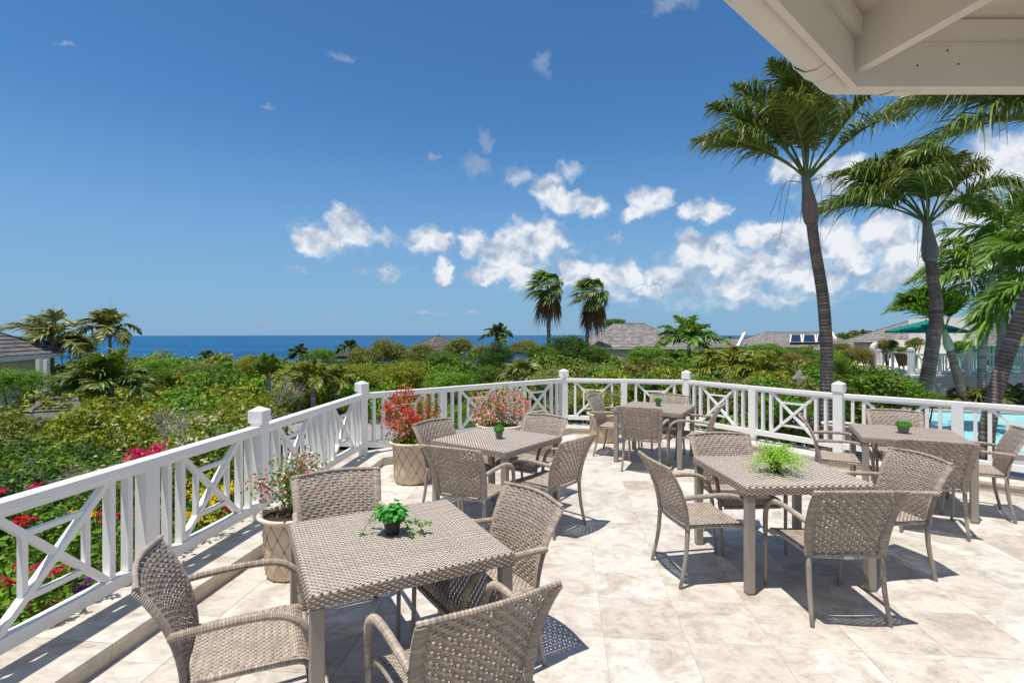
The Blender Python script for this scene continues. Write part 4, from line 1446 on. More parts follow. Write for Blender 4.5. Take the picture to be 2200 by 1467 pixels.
# fan palms on the skyline
def fan_leaf(D0, pet, bl, nb, rng, wind, kind, dead=False):
    mb = MB()
    s = np.linspace(0, 1, 6)
    c = D0 * (s * pet)[:, None] + np.array([0, 0, -1]) * (0.25 * pet * s ** 2)[:, None] + wind * (0.3 * pet * s ** 2)[:, None]
    mb.tube(c, np.linspace(0.018, 0.01, 6), 4, tint=(0.22, 0.25, 0.08))
    o = c[-1]
    T = unit(c[-1] - c[-2])
    side = unit(np.cross(T, np.array([0, 0, 1.0])) + 1e-6)
    th = np.linspace(-1.9, 1.9, nb)
    D = unit(T * np.cos(th)[:, None] + side * np.sin(th)[:, None] + np.array([0, 0, 0.05]) + rng.normal(0, 0.07, (nb, 3)))
    ln = bl * rng.uniform(0.8, 1.1, nb)
    q_ = np.array([0, 0.35, 0.65, 1.0])
    hg = (1.5 if dead else 0.45) * rng.uniform(0.6, 1.4, (nb, 1, 1))
    pts = o + D[:, None] * (ln[:, None] * q_)[..., None] + np.array([0, 0, -1]) * hg * (ln[:, None] * q_ ** 2.4)[..., None] + wind * (ln[:, None] * 0.6 * q_ ** 2)[..., None]
    W_ = unit(np.cross(np.gradient(pts, axis=1), np.cross(T, side)[None, None] + 1e-6))
    wq = np.array([0.02, 0.085, 0.06, 0.008]) * bl
    a, b = pts - W_ * (wq / 1.2)[None, :, None], pts + W_ * (wq / 1.2)[None, :, None]
    V = np.stack([a, b], 2).reshape(-1, 3)
    idx = np.arange(nb * 8).reshape(nb, 4, 2)
    qd = np.stack([idx[:, :-1, 0], idx[:, :-1, 1], idx[:, 1:, 1], idx[:, 1:, 0]], -1).reshape(-1, 4)
    tt = tints(kind, nb, rng)[:, None, None, :] * np.ones((nb, 4, 2, 1)) if not dead else np.array([0.26, 0.15, 0.07]) * rng.uniform(.5, 1.4, (nb, 1, 1, 1)) * np.ones((nb, 4, 2, 1))
    if not dead:
        tt = tt * (1 - 0.5 * q_)[None, :, None, None] + np.array([0.36, 0.30, 0.12]) * (0.5 * q_ ** 2)[None, :, None, None]
    mb.raw(V, qd, tt.reshape(-1, 3))
    return mb
def fan_palm(label, path, r, n, pet, bl, seed, wind, dead=10, kind='mid', group=None, nb=26, emin=-25):
    rng = np.random.default_rng(seed)
    b = path[0]
    t = thing('fan_palm', label, 'palm tree', b, 0, group)
    loc = [p - b for p in path]
    obj('trunk', ringed(loc, r, None, 0.12, seed=seed), M['trunk_grey'], t)
    top = loc[-1]
    for i in range(n):
        a = i * 2.39996
        e = rad(85 - (85 - emin) * ((i + .5) / n) + rng.uniform(-8, 8))
        D0 = np.array([math.cos(a) * math.cos(e), math.sin(a) * math.cos(e), math.sin(e)])
        obj('fan_leaf', fan_leaf(D0, pet, bl, nb, rng, wind, kind), M['palm_leaf'], t, loc=tuple(top))
    for i in range(dead):
        a = i * 2.39996 + 1
        e = rad(rng.uniform(-70, -35))
        D0 = np.array([math.cos(a) * math.cos(e), math.sin(a) * math.cos(e), math.sin(e)])
        obj('dead_leaf', fan_leaf(D0, pet * 0.6, bl * 1.1, nb, rng, wind * 0.3, kind, True), M['deadfrond'], t, loc=tuple(top - np.array([0, 0, 0.3])))
    return t
d = 46
FW = np.array([-0.75, 0, 0.0])
fan_palm('taller straight fan palm standing against the clouds, brown skirt of dead leaves', [Wz(1181, d, -6), W(1179, 720, d), W(1178, 640, d), W(1181, 612, d)], [.22, .17, .15, .15], 24, 1.15, 1.0, 31, FW, dead=8, nb=26, kind='bright')
fan_palm('fan palm with a leaning trunk beside the grey hipped roof', [Wz(1255, d, -6), W(1262, 715, d), W(1272, 655, d), W(1277, 628, d)], [.22, .17, .15, .15], 24, 1.15, 1.0, 33, FW, dead=10, nb=26, kind='bright')

# palms of the hillside on the left and middle
LP = [  # label, u, v crown, depth, L, fronds, seed, trunk base v
    ('feather palm on the skyline at the left with a bare trunk against the sea', 236, 700, 32, 2.3, 15, 41, np.array([-0.5, 0, 0]), 'olive', 0.65, 10),
    ('wide feather palm at the far left beside the grey roof', 112, 728, 26, 2.6, 16, 42, np.array([-0.6, 0, 0]), 'olive', 0.6, 10),
    ('low dark green palm in the left hillside thicket below the skyline palms', 238, 822, 14.5, 1.5, 26, 43, np.array([-0.3, 0, 0]), 'mid', 0.42, 8),
    ('little dark palm on the skyline before the sea at left', 446, 762, 60, 1.5, 12, 44, WIND * .4, 'dark', 0.6, 10),
    ('rounded palm top left of centre against the sea, the lower one of a pair', 645, 752, 42, 1.3, 13, 45, WIND * .4, 'dark', 0.7, 10),
    ('rounded palm top near centre against the sea', 752, 742, 45, 1.5, 14, 46, WIND * .4, 'dark', 0.7, 10),
    ('dark wind bent palm on the skyline near centre', 1074, 714, 50, 2.0, 12, 47, WIND * .7, 'dark', 0.6, 10),
    ('upright young palm in the thicket left of centre', 577, 802, 19, 1.1, 10, 48, WIND * .1, 'bright', 0.35, 45),
    ('slim trunked palm of the row behind the driveway, leftmost of three', 644, 812, 21, 1.25, 11, 49, WIND * .3, 'yellow', 0.6, 15),
    ('grey trunked palm of the row behind the driveway, middle of three', 672, 806, 20, 1.2, 11, 50, WIND * .3, 'yellow', 0.5, 20),
    ('thin palm of the row behind the driveway, rightmost of three', 722, 812, 21, 1.2, 11, 51, WIND * .3, 'yellow', 0.6, 20),
    ('tall feathery palm beside the grey hipped roof, arching bright fronds', 1480, 732, 24, 2.1, 18, 52, WIND * .2, 'bright', 0.55, 25),
    ('far palm on the ridge skyline right of the tall trunk', 1850, 722, 70, 2.2, 12, 53, WIND * .3, 'olive', 0.6, 5),
    ('clumping palm with arching yellow green fronds behind the railing, left one', 1562, 786, 17, 1.6, 16, 54, WIND * .2, 'yellow', 0.75, 15),
    ('clumping palm with arching yellow green fronds behind the railing, right one', 1640, 800, 15.5, 1.5, 14, 55, WIND * .2, 'yellow', 0.8, 10),
]
for (lab, u, v, d, L, n, sd, wd, kd, dr_, emn) in LP:
    g0 = bz(u, d) - 0.2
    r0 = 0.006 * L * (d / 20) ** 0.3 * 4
    P = [Wz(u + 2, d, g0), Wz(u + 1, d, (g0 + W(u, v, d)[2]) / 2), W(u, v + 6, d)]
    palm(lab, P, [0.11 if d > 15 else .16, .10, .08], n, L, ll=L * (0.36 if n > 20 else 0.30), nl=36 if d > 22 else 52, lw=max(0.035, d * 0.0034), shaft=None, bark='trunk_grey', seed=sd, wind=wd, kind=kd, droop=dr_, emin=emn, tip=0.3, ring=0.12, spear=(u in (236, 112)))
d = 19
fan_palm('yellowish fan palm among the round bushes near the centre', [Wz(1124, d, -2), W(1124, 810, d)], [.12, .10], 16, 0.55, 0.60, 61, WIND * .1, dead=3, kind='pale', nb=22, emin=-10)

# ------------------------------------------------------------------ buildings
def hip_roof(parent, c, w, l, rz, ze, zr, ridge, mat, cw=0.28, sw=0.30, over=0.0, nm='roof'):
    """shingled hip roof, w along local x (with the ridge), l along y; each course a strip of separate shingles"""
    rng = np.random.default_rng(int(abs(c[0]) * 10 + w * 7))
    mb = MB()
    hw_, hl, hr_ = w / 2, l / 2, ridge / 2
    corners = [(-hw_, -hl), (hw_, -hl), (hw_, hl), (-hw_, hl)]
    tops = [((-hr_, 0), (hr_, 0)), ((hr_, 0), (hr_, 0)), ((hr_, 0), (-hr_, 0)), ((-hr_, 0), (-hr_, 0))]
    for k in range(4):
        a, b = np.array((*corners[k], ze)), np.array((*corners[(k + 1) % 4], ze))
        ta, tb = np.array((*tops[k][0], zr)), np.array((*tops[k][1], zr))
        h = np.linalg.norm((ta + tb) / 2 - (a + b) / 2)
        nrow = max(4, int(h / cw))
        nrm = unit(np.cross(b - a, ta - a))
        for i in range(nrow):
            s0, s1 = i / nrow, (i + 1) / nrow
            p0, p1 = a + (ta - a) * s0, b + (tb - b) * s0
            p2, p3 = b + (tb - b) * s1, a + (ta - a) * s1
            L = np.linalg.norm(p1 - p0)
            m = max(1, int(L / sw))
            for j in range(m):
                u0, u1 = j / m, (j + 1) / m
                lift = 0.035 + rng.uniform(0, 0.012)
                v = [p0 + (p1 - p0) * u0 + nrm * lift, p0 + (p1 - p0) * u1 + nrm * lift, p3 + (p2 - p3) * u1 + nrm * 0.004, p3 + (p2 - p3) * u0 + nrm * 0.004,
                     p0 + (p1 - p0) * u0, p0 + (p1 - p0) * u1]
                mb.raw(v, [(0, 1, 2, 3), (4, 5, 1, 0)], np.ones(3) * rng.uniform(0.72, 1.22))
    for k in range(4):
        a = np.array((*corners[k], ze + 0.03))
        tp = np.array((*tops[k][0], zr + 0.03))
        mb.bar(a, tp, 0.16, 0.05, tint=(0.95, 0.95, 0.95))
    mb.bar((-hr_, 0, zr + 0.03), (hr_ + 0.01, 0, zr + 0.03), 0.2, 0.06)
    o = obj(nm, mb, M[mat], parent)
    o.location = (c[0], c[1], 0)
    o.rotation_euler = (0, 0, rz)
    return o
def house(label, u, d, w, l, rz, v_eave, v_ridge, ridge, wallh, mat='shingle', wall='stucco', cat='house', name='hip_roofed_house', over=0.5, dd=0):
    c = W(u, v_eave, d)
    ze = c[2]
    zr = EYE - (v_ridge - HY) / F * (d + dd)
    t = thing(name, label, cat, (c[0], c[1], ze - wallh), 0)
    def loc(o):
        o.location = (o.location[0] - c[0], o.location[1] - c[1], o.location[2] - (ze - wallh))
    r = hip_roof(t, (c[0], c[1]), w, l, rz, ze, zr, ridge, mat)
    loc(r)
    wm = MB().box((0, 0, wallh / 2 - 0.05), (w - 2 * over, l - 2 * over, wallh - 0.1), rz)
    obj('wall', wm, M[wall], t)
    fm = MB()
    for sx, sy, wx, wy in ((0, -l / 2, w, .05), (0, l / 2, w, .05), (-w / 2, 0, .05, l), (w / 2, 0, .05, l)):
        ca, sa = math.cos(rz), math.sin(rz)
        fm.box((sx * ca - sy * sa, sx * sa + sy * ca, wallh - 0.10), (wx, wy, 0.19), rz)
    fm.box((0, 0, wallh - 0.14), (w - 0.06, l - 0.06, 0.04), rz)
    obj('fascia', fm, M['stucco_white'], t)
    return t, c, ze
h1, c1, ze1 = house('cream house with a grey cedar hipped roof behind the trees at centre right', 1352, 52, 9.4, 8.5, rad(6), 743, 697, 3.0, 5.5, dd=4)
for k in (-1, 1):
    obj('window', MB().box((k * 2.2, -4.0, 3.6), (1.1, 0.1, 1.2), 0), M['window'], h1)
house('small grey roof peeping out under the trees left of centre', 735, 47, 5.5, 4.5, rad(15), 768, 757, 1.0, 3.0, mat='shingle_dark', name='small_roofed_cottage', cat='cottage')
house('pyramid shaped weathered roof among the skyline trees near centre', 940, 50, 4.2, 4.2, rad(40), 750, 721, 0.3, 4.0, mat='shingle_dark', name='pyramid_roofed_pavilion', cat='pavilion')
house('low grey roofed building at the far right of the centre trees', 1560, 78, 9, 7, rad(0), 742, 728, 5, 3.0, name='low_roofed_building', cat='building')
hs, cs, zs = house('long grey roofed house with blue solar panels beyond the tall palm trunk', 1702, 72, 13.5, 8, rad(-3), 741, 714, 7.5, 4.0, name='solar_roofed_house', dd=2)
for k, (u0, u1) in enumerate([(1697, 1722), (1724, 1752), (1754, 1780)]):
    a, b = W(u0, 736, 68.3), W(u1, 736, 68.3)
    c_, e_ = W(u1 - 2, 720, 70.3), W(u0 + 2, 720, 70.3)
    V = np.array([a, b, c_, e_]) - np.array(hs.location)
    ob = obj('solar_panel', MB().raw(np.vstack([V, V + np.array([0, -.05, .06])]), [(4, 5, 6, 7), (0, 1, 5, 4), (1, 2, 6, 5), (3, 0, 4, 7)]), M['solar'], hs)
    fr_ = MB()
    V2 = V + np.array([0, -.07, .08])
    for i in range(4):
        fr_.bar(V2[i], V2[(i + 1) % 4], 0.12, 0.08)
    obj('frame', fr_, M['stucco_white'], ob)
for (ua, va, ub, vb) in [(1585, 745, 1600, 716), (1805, 745, 1783, 712)]:
    a, b = W(ua, va, 69) - np.array(hs.location), W(ub, vb, 71) - np.array(hs.location)
    obj('rake_board', MB().bar(a, b, 0.35, 0.35), M['stucco_white'], hs)
house('grey roofed low house right of the tall palm trunk', 1862, 44, 6.0, 5.0, rad(5), 748, 727, 2.0, 3.0, name='low_roofed_cottage', cat='cottage')
# far left pavilion
pv, cp_, zp = house('octagonal cream pavilion with a dark shingle roof at the left edge', -98, 22.5, 5.4, 5.4, rad(18), 764, 700, 1.2, 3.4, mat='shingle_dark', name='garden_pavilion', cat='pavilion', over=0.65, dd=3)
cm = MB()
for (u, v0) in ((100, 772), (84, 772)):
    p0 = W(u, v0, 20.6) - np.array(pv.location)
    cm = MB().box((p0[0], p0[1], p0[2] - 1.5), (0.15, 0.15, 3.0))
    obj('column', cm, M['stucco_white'], pv)
house('small dark shingle roof among the bushes at left', 132, 13.2, 0.95, 1.3, rad(25), 878, 852, 0.5, 0.8, mat='shingle_dark', name='shed', cat='shed', over=0.15, dd=.6)
# distant strip of coast under the skyline
house('pale distant roof at the shore end of the thicket', 498, 150, 9, 8, 0, 781, 776, 5, 4.0, name='distant_house', over=0.4)

# neighbouring villa with its terrace, right
NZ = 0.10                                     # its terrace level
PZ = -1.12                                    # pool garden level
NP = [W(1886, 760, 25.5)[:2], W(1957, 765, 21.0)[:2], W(2200, 770, 21.5)[:2], W(2420, 770, 22)[:2]]
tp_ = MB().poly([tuple(p) for p in [np.array([NP[0][0] - .1, NP[0][1]]), NP[1] + np.array([-.1, -.15]), NP[2] + np.array([0, -.15]), NP[3] + np.array([0, -.15]), NP[3] + np.array([0, 14]), NP[0] + np.array([0, 9])][::-1]], PZ - 0.3, NZ - 0.06)
nt_ = thing('neighbouring_terrace', 'raised cream terrace with a white cross braced railing beyond the pool', 'terrace')
obj('retaining_wall', tp_, M['stucco_white'], nt_)
cpq = MB().poly([tuple(p) for p in [NP[0] + np.array([-.14, 0]), NP[1] + np.array([-.14, -.19]), NP[2] + np.array([0, -.19]), NP[3] + np.array([0, -.19]), NP[3] + np.array([0, 14]), NP[0] + np.array([-.1, 9])][::-1]], NZ - 0.058, NZ + 0.02)
obj('coping', cpq, M['stucco_white'], nt_)
nr = thing('neighbour_railing', 'white railing with crosses round the neighbouring terrace across the pool', 'railing')
bay(NP[0], NP[1], 2, False, nr, zc=NZ + 0.02, pw=0.16)
bay(NP[1], W(2080, 768, 21.2)[:2], 2, True, nr, zc=NZ + 0.02, pw=0.16)
bay(W(2080, 768, 21.2)[:2], NP[2], 2, True, nr, zc=NZ + 0.02, pw=0.16)
bay(NP[2], NP[3], 3, True, nr, zc=NZ + 0.02, pw=0.16)
for p_ in (NP[0], NP[1], W(2080, 768, 21.2)[:2], NP[2]):
    post(p_, 0, nr, zc=NZ + 0.02, top=NZ + 1.12, w=0.17)
# rounded newel wall end at the left of that terrace
e0 = W(1890, 760, 26)
nw = MB()
s = np.linspace(0, math.pi / 2, 8)
prof = [(0, 0)] + [(0, 1.25)] + [(0.30 * (1 - math.cos(k)), 1.25 + 0.32 * math.sin(k)) for k in s[1:]] + [(0.42, 1.57), (0.42, 0)]
n_ = len(prof)
v = [(x, y, z) for y in (0, 0.45) for x, z in prof]
nw.raw(v, [tuple(range(n_)), tuple(range(2 * n_ - 1, n_ - 1, -1))] + [(i, n_ + i, n_ + (i + 1) % n_, (i + 1) % n_) for i in range(n_)])
wl = thing('curved_end_wall', 'white round shouldered wall end left of the neighbouring railing', 'wall', (e0[0] - .2, e0[1], NZ - .35))
obj('masonry', nw, M['stucco_white'], wl)
# villa: big hip roof, arcade, parapet wing with whitewashed brick
vl = thing('neighbour_villa', 'neighbouring villa with a big grey hipped roof, white arches and a flat parapet wing', 'villa', (0, 0, 0))
r_ = hip_roof(vl, (W(2020, 740, 36)[0], 36), 9.2, 7.0, 0, EYE - (738 - HY) / F * 32.5, EYE - (684 - HY) / F * 36, 3.0, 'shingle')
obj('upper_wall', MB().box((W(2020, 740, 36)[0], 36, 0.45), (8.0, 5.8, 1.3)), M['stucco_white'], vl)
obj('fascia', MB().box((W(2020, 740, 36)[0], 32.45, EYE - (740 - HY) / F * 32.5), (9.2, 0.06, 0.16)), M['stucco_white'], vl)
x0, x1 = W(2078, 0, 27)[0], W(2320, 0, 27)[0]
zp0, zp1 = NZ, EYE - (681 - HY) / F * 27
obj('parapet_wing', MB().box(((x0 + x1) / 2, 29.0, (NZ + zp1) / 2), (x1 - x0, 4.0, zp1 - NZ)), M['stucco_white'], vl)
obj('parapet_cap', MB().box(((x0 + x1) / 2, 26.96, zp1 + 0.03), (x1 - x0 + .1, 0.2, 0.07)), M['stucco_white'], vl)
# brick panel, brick by brick
bp = obj('brick_panel', MB().box(((x0 + x1) / 2 + 0.3, 26.94, 1.25), (x1 - x0 - 0.9, 0.10, 1.75)), M['mortar'], vl)
bw, bh = 0.30, 0.105
bme = MB().box((0, 0, 0), (bw - 0.022, 0.05, bh - 0.02)).mesh('brick')
bme.materials.append(M['brickwhite'])
nb_ = 0
for j in range(16):
    for i in range(14):
        xx = x0 + 0.80 + i * bw + (j % 2) * bw / 2
        if xx > x1 - 0.4 or xx > W(2230, 0, 27)[0]:
            continue
        link('brick', bme, bp, (xx, 26.885 + random.uniform(-.006, .006), 0.44 + j * bh))
obj('window', MB().box((W(2130, 0, 27)[0], 26.95, 0.45 - 0.2), (1.0, 0.05, 0.7)), M['window'], vl)
# arches
for k, u in enumerate((1975, 2022, 2064)):
    dA = 26.5
    cx = W(u, 0, dA)[0]
    ar = MB()
    R = 0.43
    pts = [(cx - R, dA, NZ)] + [(cx - R * math.cos(a), dA, 0.85 + R * math.sin(a)) for a in np.linspace(0, math.pi, 13)] + [(cx + R, dA, NZ)]
    for a, b in zip(pts[:-1], pts[1:]):
        ar.bar(a, b, 0.16, 0.13, up=(0, 1, 0))
    obj('arch', ar, M['stucco_white'], vl)
obj('arcade_back_wall', MB().box((W(2020, 0, 29.5)[0], 29.8, 0.75), (5.0, 0.1, 1.3)), M['stucco_white'], vl)
# glass wind screen
gs = thing('glass_windscreen', 'green tinted glass windscreen behind the neighbouring railing', 'windscreen')
for k in range(6):
    xa = W(2045, 0, 21.9)[0] + k * 0.85
    obj('pane', MB().box((xa + .42, 21.95, NZ + 0.60), (0.83, 0.012, 1.12)), M['glass'], gs)
    obj('post', MB().box((xa, 21.95, NZ + 0.57), (0.03, 0.03, 1.14)), M['taupe_metal'], gs)
# teal umbrella
du = 22.6
uc = W(1990, 688, du)
um = thing('teal_parasol', 'teal green parasol open on the neighbouring terrace', 'parasol', (uc[0], uc[1], NZ))
cn = MB()
ze_ = EYE - (711 - HY) / F * du - NZ
zt_ = uc[2] - NZ
for k in range(8):
    a0, a1 = 2 * math.pi * k / 8 + .2, 2 * math.pi * (k + 1) / 8 + .2
    R = 1.46
    ca_, cb_ = np.array((R * math.cos(a0), R * math.sin(a0), ze_)), np.array((R * math.cos(a1), R * math.sin(a1), ze_))
    tp3 = np.array((0, 0, zt_))
    mids = [(ca_ + tp3) / 2 + np.array([0, 0, 0.015]), (cb_ + tp3) / 2 + np.array([0, 0, 0.015])]
    vv = [ca_, cb_, mids[1], mids[0], tp3, ca_ + np.array([0, 0, -.09]), cb_ + np.array([0, 0, -.09])]
    obj('canopy_panel', MB().raw(vv, [(0, 1, 2, 3), (3, 2, 4), (5, 6, 1, 0)]), M['umbrella'], um)
    obj('rib', MB().bar(ca_ + np.array([0, 0, -.01]), tp3 + np.array([0, 0, -.03]), 0.02, 0.02), M['dark_metal'], um)
obj('pole', MB().tube([(0, 0, 0), (0, 0, zt_ + 0.05)], 0.025, 8), M['dark_metal'], um)
# planter bowl and pieces on the neighbour's terrace
pb = thing('planter_bowl', 'brown bowl planter with a clipped shrub on the neighbouring terrace', 'planter', (*W(1944, 760, 21.8)[:2], NZ))
obj('bowl', MB().lathe([(0, .35), (.22, .35), (.36, .8), (.40, .82), (.40, .86), (0, .82)], 20), M['clay'], pb)
cw_ = link('shrub', crown_mesh('bright', 'mid', 1), pb, (0, 0, 0.98))
cw_.scale = (0.42, 0.42, 0.24)
bush('olive leaved shrub left of the teal parasol', 'shrub', 1906, 726, 24, 24.0, 'rust', 'mid', base=NZ, var=0)
bush('small grey green shrub under the teal parasol', 'shrub', 1968, 722, 20, 25.0, 'olive', 'mid', base=NZ, var=1)
bush('dark shrub under the right end of the teal parasol', 'shrub', 2068, 728, 28, 24.5, 'mid', 'mid', base=NZ, var=1)
palm('yellow leaved young palm before the brick wall at the right edge', [Wz(2205, 24, NZ), W(2200, 720, 24)], [.05, .05], 9, 1.1, ll=.42, nl=18, lw=.09, kind='yellow', seed=77, wind=WIND * 0, bark='trunk_grey', tip=0.1, hang=.2)
for k, (u, dd_) in enumerate(((2078, 19.2), (2122, 18.9), (2172, 19.3), (2225, 18.8))):
    palm(['broad arching palm fern at the foot of the retaining wall, left one', 'broad arching palm fern between the thin trunks at the wall foot', 'broad arching palm fern behind the thick leaning trunk', 'broad arching palm fern at the right edge behind the pool'][k],
         [Wz(u, dd_, PZ - .05), Wz(u, dd_, PZ + .35)], [.08, .07], 13, 1.5, ll=.55, nl=34, lw=.07, kind='olive', seed=80 + k, wind=WIND * .1, droop=0.9, bark='trunk_grey', tip=0.15, emin=15, name='low_palm')

# pool
pool = [G(1962, 884, -0.92)[:2], G(2480, 902, -0.92)[:2], G(2700, 1010, -0.92)[:2], G(2010, 962, -0.92)[:2], G(1965, 925, -0.92)[:2]]
pz = -0.92
M['poolwater'] = bpy.data.materials.new('pool water')
M['poolwater'].use_nodes = True
t_ = NT(M['poolwater'].node_tree)
b_ = t_.n['Principled BSDF']
b_.inputs['Base Color'].default_value = (0.16, 0.60, 0.66, 1)
b_.inputs['Roughness'].default_value = 0.22
b_.inputs['Specular IOR Level'].default_value = 0.25
g_ = t_.node('ShaderNodeNewGeometry')
nz_ = t_.noise(g_.outputs['Position'], 5.0, 3, 0.5)
bp_ = t_.node('ShaderNodeBump')
bp_.inputs['Strength'].default_value = 0.35
bp_.inputs['Distance'].default_value = 0.03
t_.put(bp_.inputs['Height'], nz_.outputs[0])
t_.put(b_.inputs['Normal'], bp_.outputs[0])
n2_ = t_.noise(g_.outputs['Position'], 0.8, 3, 0.5, 1.0)
t_.put(b_.inputs['Base Color'], t_.ramp(n2_.outputs[0], [(0.35, (0.30, 0.72, 0.74)), (0.65, (0.40, 0.80, 0.80))]))
structure(obj('pool_water', MB().poly([tuple(p) for p in pool[::-1]], pz - 0.05, pz), M['poolwater']), 'turquoise water of the swimming pool')
pl_ = [np.array(p) for p in pool]
cen = sum(pl_) / len(pl_)
big_ = [p + (p - cen) / np.linalg.norm(p - cen) * 0.55 for p in pl_]
cpn = thing('pool_coping', 'pale stone coping round the pool', 'coping')
cpn['kind'] = 'structure'
del cpn['category']
for i in range(len(pl_)):
    j = (i + 1) % len(pl_)
    obj('coping_stone', MB().poly([tuple(x) for x in (pl_[i], pl_[j], big_[j], big_[i])], pz - 0.2, pz + 0.07), M['pooldeck'], cpn)
deck = [G(1700, 900, -1.0)[:2], G(1960, 880, -1.0)[:2], (16.5, 16.9), (20, 10), (14, 5), (8.4, 4.2), (6.6, 6.2), (5.1, 8.6)]
structure(obj('pool_deck', MB().poly([tuple(p) for p in deck[::-1]], -1.4, -1.0), M['pooldeck']), 'grey paved deck between the terrace and the pool')

# driveway left of centre
def strip_on_ground(name, pts, m, dz, label, n=24):
    (a0, a1), (b0, b1) = pts
    P = np.array([[a0 + (a1 - a0) * s for s in np.linspace(0, 1, n)], [b0 + (b1 - b0) * s for s in np.linspace(0, 1, n)]])
    G_ = np.array([P[0] + (P[1] - P[0]) * t for t in np.linspace(0, 1, 12)])
    z = terrain(G_[..., 0], G_[..., 1]) + dz
    structure(obj(name, MB().grid(np.dstack([G_, z])), m, smooth=True), label)
gA = lambda u, v: G(u, v, -1.55)[:2]
strip_on_ground('driveway', ((gA(500, 968), gA(1000, 968)), (gA(560, 904), gA(900, 890))), M['asphalt'], 0.10, 'pale grey driveway seen through the railing')
strip_on_ground('sandy_verge', ((gA(560, 905), gA(900, 891)), (gA(590, 895), gA(880, 880))), M['path_sand'], 0.115, 'sandy verge beyond the driveway')

# rocks
def rock(label, u, v, d, r, m, seed):
    rng = np.random.default_rng(seed)
    p = W(u, v, d)
    th = np.linspace(0, math.pi, 9)
    ph = np.linspace(0, 2 * math.pi, 14, endpoint=False)
    off = rng.uniform(0, 6, 6)
    P = []
    for a in th:
        row = []
        for b in ph:
            k = 1 + 0.22 * math.sin(3 * b + off[0]) * math.sin(a) + 0.18 * math.sin(5 * a + off[1]) + rng.normal(0, 0.07) * math.sin(a)
            row.append((r[0] * k * math.sin(a) * math.cos(b), r[1] * k * math.sin(a) * math.sin(b), r[2] * k * math.cos(a)))
        P.append(row)
    o = obj('rock', MB().grid(np.array(P)[:, ::-1], close_v=True), M[m])
    o.location = tuple(p)
    return tag(o, label, 'rock')
rock('reddish brown boulder at the foot of the palm trunks past the driveway', 694, 886, 17.5, (.40, .3, .22), 'rock', 1)
rock('smaller reddish rock left of the boulder past the driveway', 655, 892, 17, (.28, .25, .14), 'rock', 2)
rock('pointed grey rock sculpture among the leaves left of the tall palm trunk', 1718, 826, 13.5, (.16, .14, .34), 'greyrock', 3)
rock('low grey stone beside the pointed rock behind the railing', 1740, 838, 13.3, (.2, .12, .12), 'greyrock', 4)

